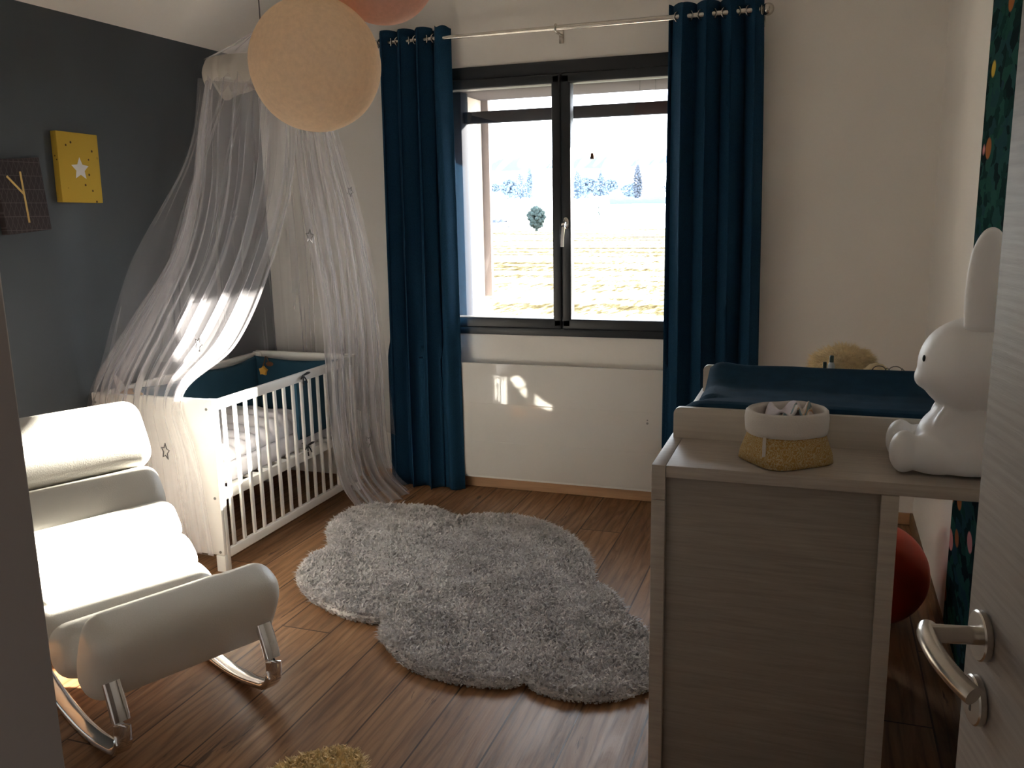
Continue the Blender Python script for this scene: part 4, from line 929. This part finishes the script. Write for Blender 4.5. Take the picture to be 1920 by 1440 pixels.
# ------------------------------------------------------------ outside
def hgt(x, y):
    d = y
    if d < 190: return -3.0
    t = (d - 190) / 1000
    return -3.0 + 46 * t ** 1.15 + 16 * t * noise.noise(Vector((x * .006, y * .004, 1))) + 22 * max(0, t - .25) * (1 + noise.noise(Vector((x * .004 + 3, 0, 0))))
bm = BM(); box(bm, -120, 90, 6.2, 189, -3.4, -3.0); tag(obj('field', bm, M['field'], smooth=0), kind='structure')
bm = BM(); P = []
for i in range(61):
    y = 189 + i * i * .3; P.append([(x_ * (1 + y / 500), y, hgt(x_ * (1 + y / 500), y) - (.01 if i == 0 else 0)) for x_ in range(-280, 161, 8)])
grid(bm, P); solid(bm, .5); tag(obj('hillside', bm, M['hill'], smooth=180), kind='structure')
def leafy(name, x, y, h, wd, m, label, shape, group, seed):
    rnd = random.Random(seed); z0 = hgt(x, y); t = thing(name, (x, y, z0 - .1), label, 'tree' if 'bush' not in name and 'hedge' not in name else 'bush', group)
    if shape == 'bare':
        bm = BM()
        def br_(p, d, l, r_, k):
            q = p + d * l; tube(bm, [p, p + d * l * .5 + Vector((rnd.uniform(-.05, .05) * l, 0, 0)), q], [r_, r_ * .8, r_ * .6], 5, up=Vector((0, 1, 0)))
            if k == 0: return
            for _ in range(4): br_(q - d * l * rnd.uniform(0, .4), (d + Vector((rnd.uniform(-.9, .9), rnd.uniform(-.9, .9), rnd.uniform(-.1, .6)))).normalized(), l * rnd.uniform(.55, .75), r_ * .55, k - 1)
        br_(Vector((x, y, z0 - .1)), Vector((rnd.uniform(-.1, .1), 0, 1)).normalized(), h * .36, h * .026 * wd, 4); obj('branches', bm, m, t, smooth=0); return
    bm = BM(); tube(bm, [(x, y, z0 - .1), (x, y, z0 + h * .4)], [h * .03, h * .02], 6); obj('trunk', bm, m, t)
    bm = BM()
    for _ in range(420):
        u = rnd.random(); 
        if shape == 'cone': rr = wd * (1 - u) ** .8 * h * .5; cz = z0 + h * (.08 + .90 * u); sz = h * .030 * (1.5 - u)
        elif shape == 'column': rr = wd * h * .12 * math.sin(PI * (.1 + .85 * u)); cz = z0 + h * (.05 + .93 * u); sz = h * .028
        else: rr = wd * h * .5 * math.sqrt(max(0, 1 - (2 * u - 1) ** 2)); cz = z0 + h * (.25 + .7 * u); sz = h * .05 * (.6 + rnd.random())
        a = rnd.random() * 2 * PI; k = rnd.random() ** .5
        bmesh.ops.create_icosphere(bm, subdivisions=1, radius=sz, matrix=Matrix.Translation((x + rr * k * math.cos(a), y + rr * k * math.sin(a), cz)) @ Matrix.Rotation(a, 4, 'X') @ Matrix.Diagonal((1, 1, .8, 1)))
    obj('crown', bm, m, t, smooth=0)
def at(az, d): return d * math.tan(R(az)), d
G_ = 'hazy trees on the hillside beyond the field'
spec = [  # az, dist, h, width, mat, shape, label
 (-22.6, 430, 13, 1.3, 'treef', 'round'), (-22.0, 430, 11, .8, 'treef', 'cone'), (-20.7, 420, 11, 1.0, 'treef', 'cone'), (-20.2, 430, 10, 1.2, 'treef', 'round'),
 (-19.3, 420, 17, .9, 'treef', 'round'), (-18.6, 415, 22, 1.0, 'treef', 'cone'), (-18.0, 410, 26, .9, 'treef', 'column'), (-15.6, 440, 13, 1.2, 'treef', 'round'), (-15.0, 430, 24, .8, 'treef', 'cone'),
 (-14.4, 430, 18, 1.2, 'treef', 'round'), (-13.5, 430, 24, .6, 'treef', 'cone'), (-12.9, 430, 15, 1.0, 'treef', 'round'), (-11.2, 370, 25, 1.1, 'treeb', 'column'), (-11.6, 375, 13, 1.2, 'treef', 'round'), (-10.6, 375, 13, 1, 'treeb', 'bare'), (-9.9, 375, 17, 1, 'treeb', 'bare'), (-9.2, 375, 18, 1, 'treeb', 'bare'), (-8.4, 375, 14, 1, 'treef', 'round')]
pos = ['first', 'second', 'third', 'fourth', 'fifth', 'sixth', 'seventh', 'eighth', 'ninth', 'tenth', 'eleventh', 'twelfth', 'thirteenth', 'fourteenth', 'fifteenth', 'sixteenth', 'seventeenth', 'eighteenth']
nmx = {'round': ('broad_tree', 'hazy rounded tree'), 'cone': ('conifer_tree', 'hazy pointed conifer'), 'column': ('poplar_tree', 'slim hazy columnar poplar'), 'bare': ('bare_tree', 'leafless hazy tree')}
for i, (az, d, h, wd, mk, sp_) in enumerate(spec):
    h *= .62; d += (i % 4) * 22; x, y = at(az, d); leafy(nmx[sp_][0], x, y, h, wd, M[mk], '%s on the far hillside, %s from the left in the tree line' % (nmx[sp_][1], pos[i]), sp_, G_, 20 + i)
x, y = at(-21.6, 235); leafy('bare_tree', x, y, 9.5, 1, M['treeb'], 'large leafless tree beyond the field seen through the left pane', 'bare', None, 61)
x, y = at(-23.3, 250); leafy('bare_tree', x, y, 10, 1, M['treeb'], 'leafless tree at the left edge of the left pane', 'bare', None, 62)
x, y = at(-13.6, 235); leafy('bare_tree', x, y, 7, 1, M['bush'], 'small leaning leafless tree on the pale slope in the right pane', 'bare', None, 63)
x, y = at(-17.6, 182)
def hb(x, y): return -3.0
t = thing('round_bush', (x, y, -3), 'dark round bush standing alone at the far edge of the field', 'bush')
bm = BM(); tube(bm, [(x, y, -3), (x, y, -1.5)], .3, 6); obj('trunk', bm, M['bush'], t); bm = BM(); rnd = random.Random(3)
for _ in range(190):
    a = rnd.random() * 2 * PI; u = rnd.random(); r_ = 1.9 * math.sqrt(max(0, 1 - (2 * u - 1) ** 2)) * rnd.random() ** .5
    bmesh.ops.create_icosphere(bm, subdivisions=1, radius=.45, matrix=Matrix.Translation((x + r_ * math.cos(a), y + r_ * math.sin(a), -2.2 + 4.2 * u)))
obj('crown', bm, M['bush'], t, smooth=0)
for (a0, a1, d, h, lb) in ((-12.9, -7.5, 345, 3.2, 'low dark hedge line under the trees in the right pane'), (-23.6, -19.5, 222, 1.3, 'low hedge beyond the field in the left pane'), (-16.4, -14.0, 210, .9, 'short hedge just right of the window mullion'), (-21.5, -16.8, 195, .9, 'thin hedge along the far edge of the field')):
    bm = BM(); rnd = random.Random(int(d)); x0, _ = at(a0, d); x1, _ = at(a1, d); n = int((x1 - x0) / (h * .45)); P = []
    for i in range(n + 1):
        x = x0 + (x1 - x0) * i / n; z0 = hgt(x, d) - .2; hh = h * (.7 + .5 * rnd.random())
        P.append([(x, d - 1, z0), (x + rnd.uniform(-.3, .3), d - .9, z0 + hh * .7), (x, d, z0 + hh), (x, d + 1, z0)])
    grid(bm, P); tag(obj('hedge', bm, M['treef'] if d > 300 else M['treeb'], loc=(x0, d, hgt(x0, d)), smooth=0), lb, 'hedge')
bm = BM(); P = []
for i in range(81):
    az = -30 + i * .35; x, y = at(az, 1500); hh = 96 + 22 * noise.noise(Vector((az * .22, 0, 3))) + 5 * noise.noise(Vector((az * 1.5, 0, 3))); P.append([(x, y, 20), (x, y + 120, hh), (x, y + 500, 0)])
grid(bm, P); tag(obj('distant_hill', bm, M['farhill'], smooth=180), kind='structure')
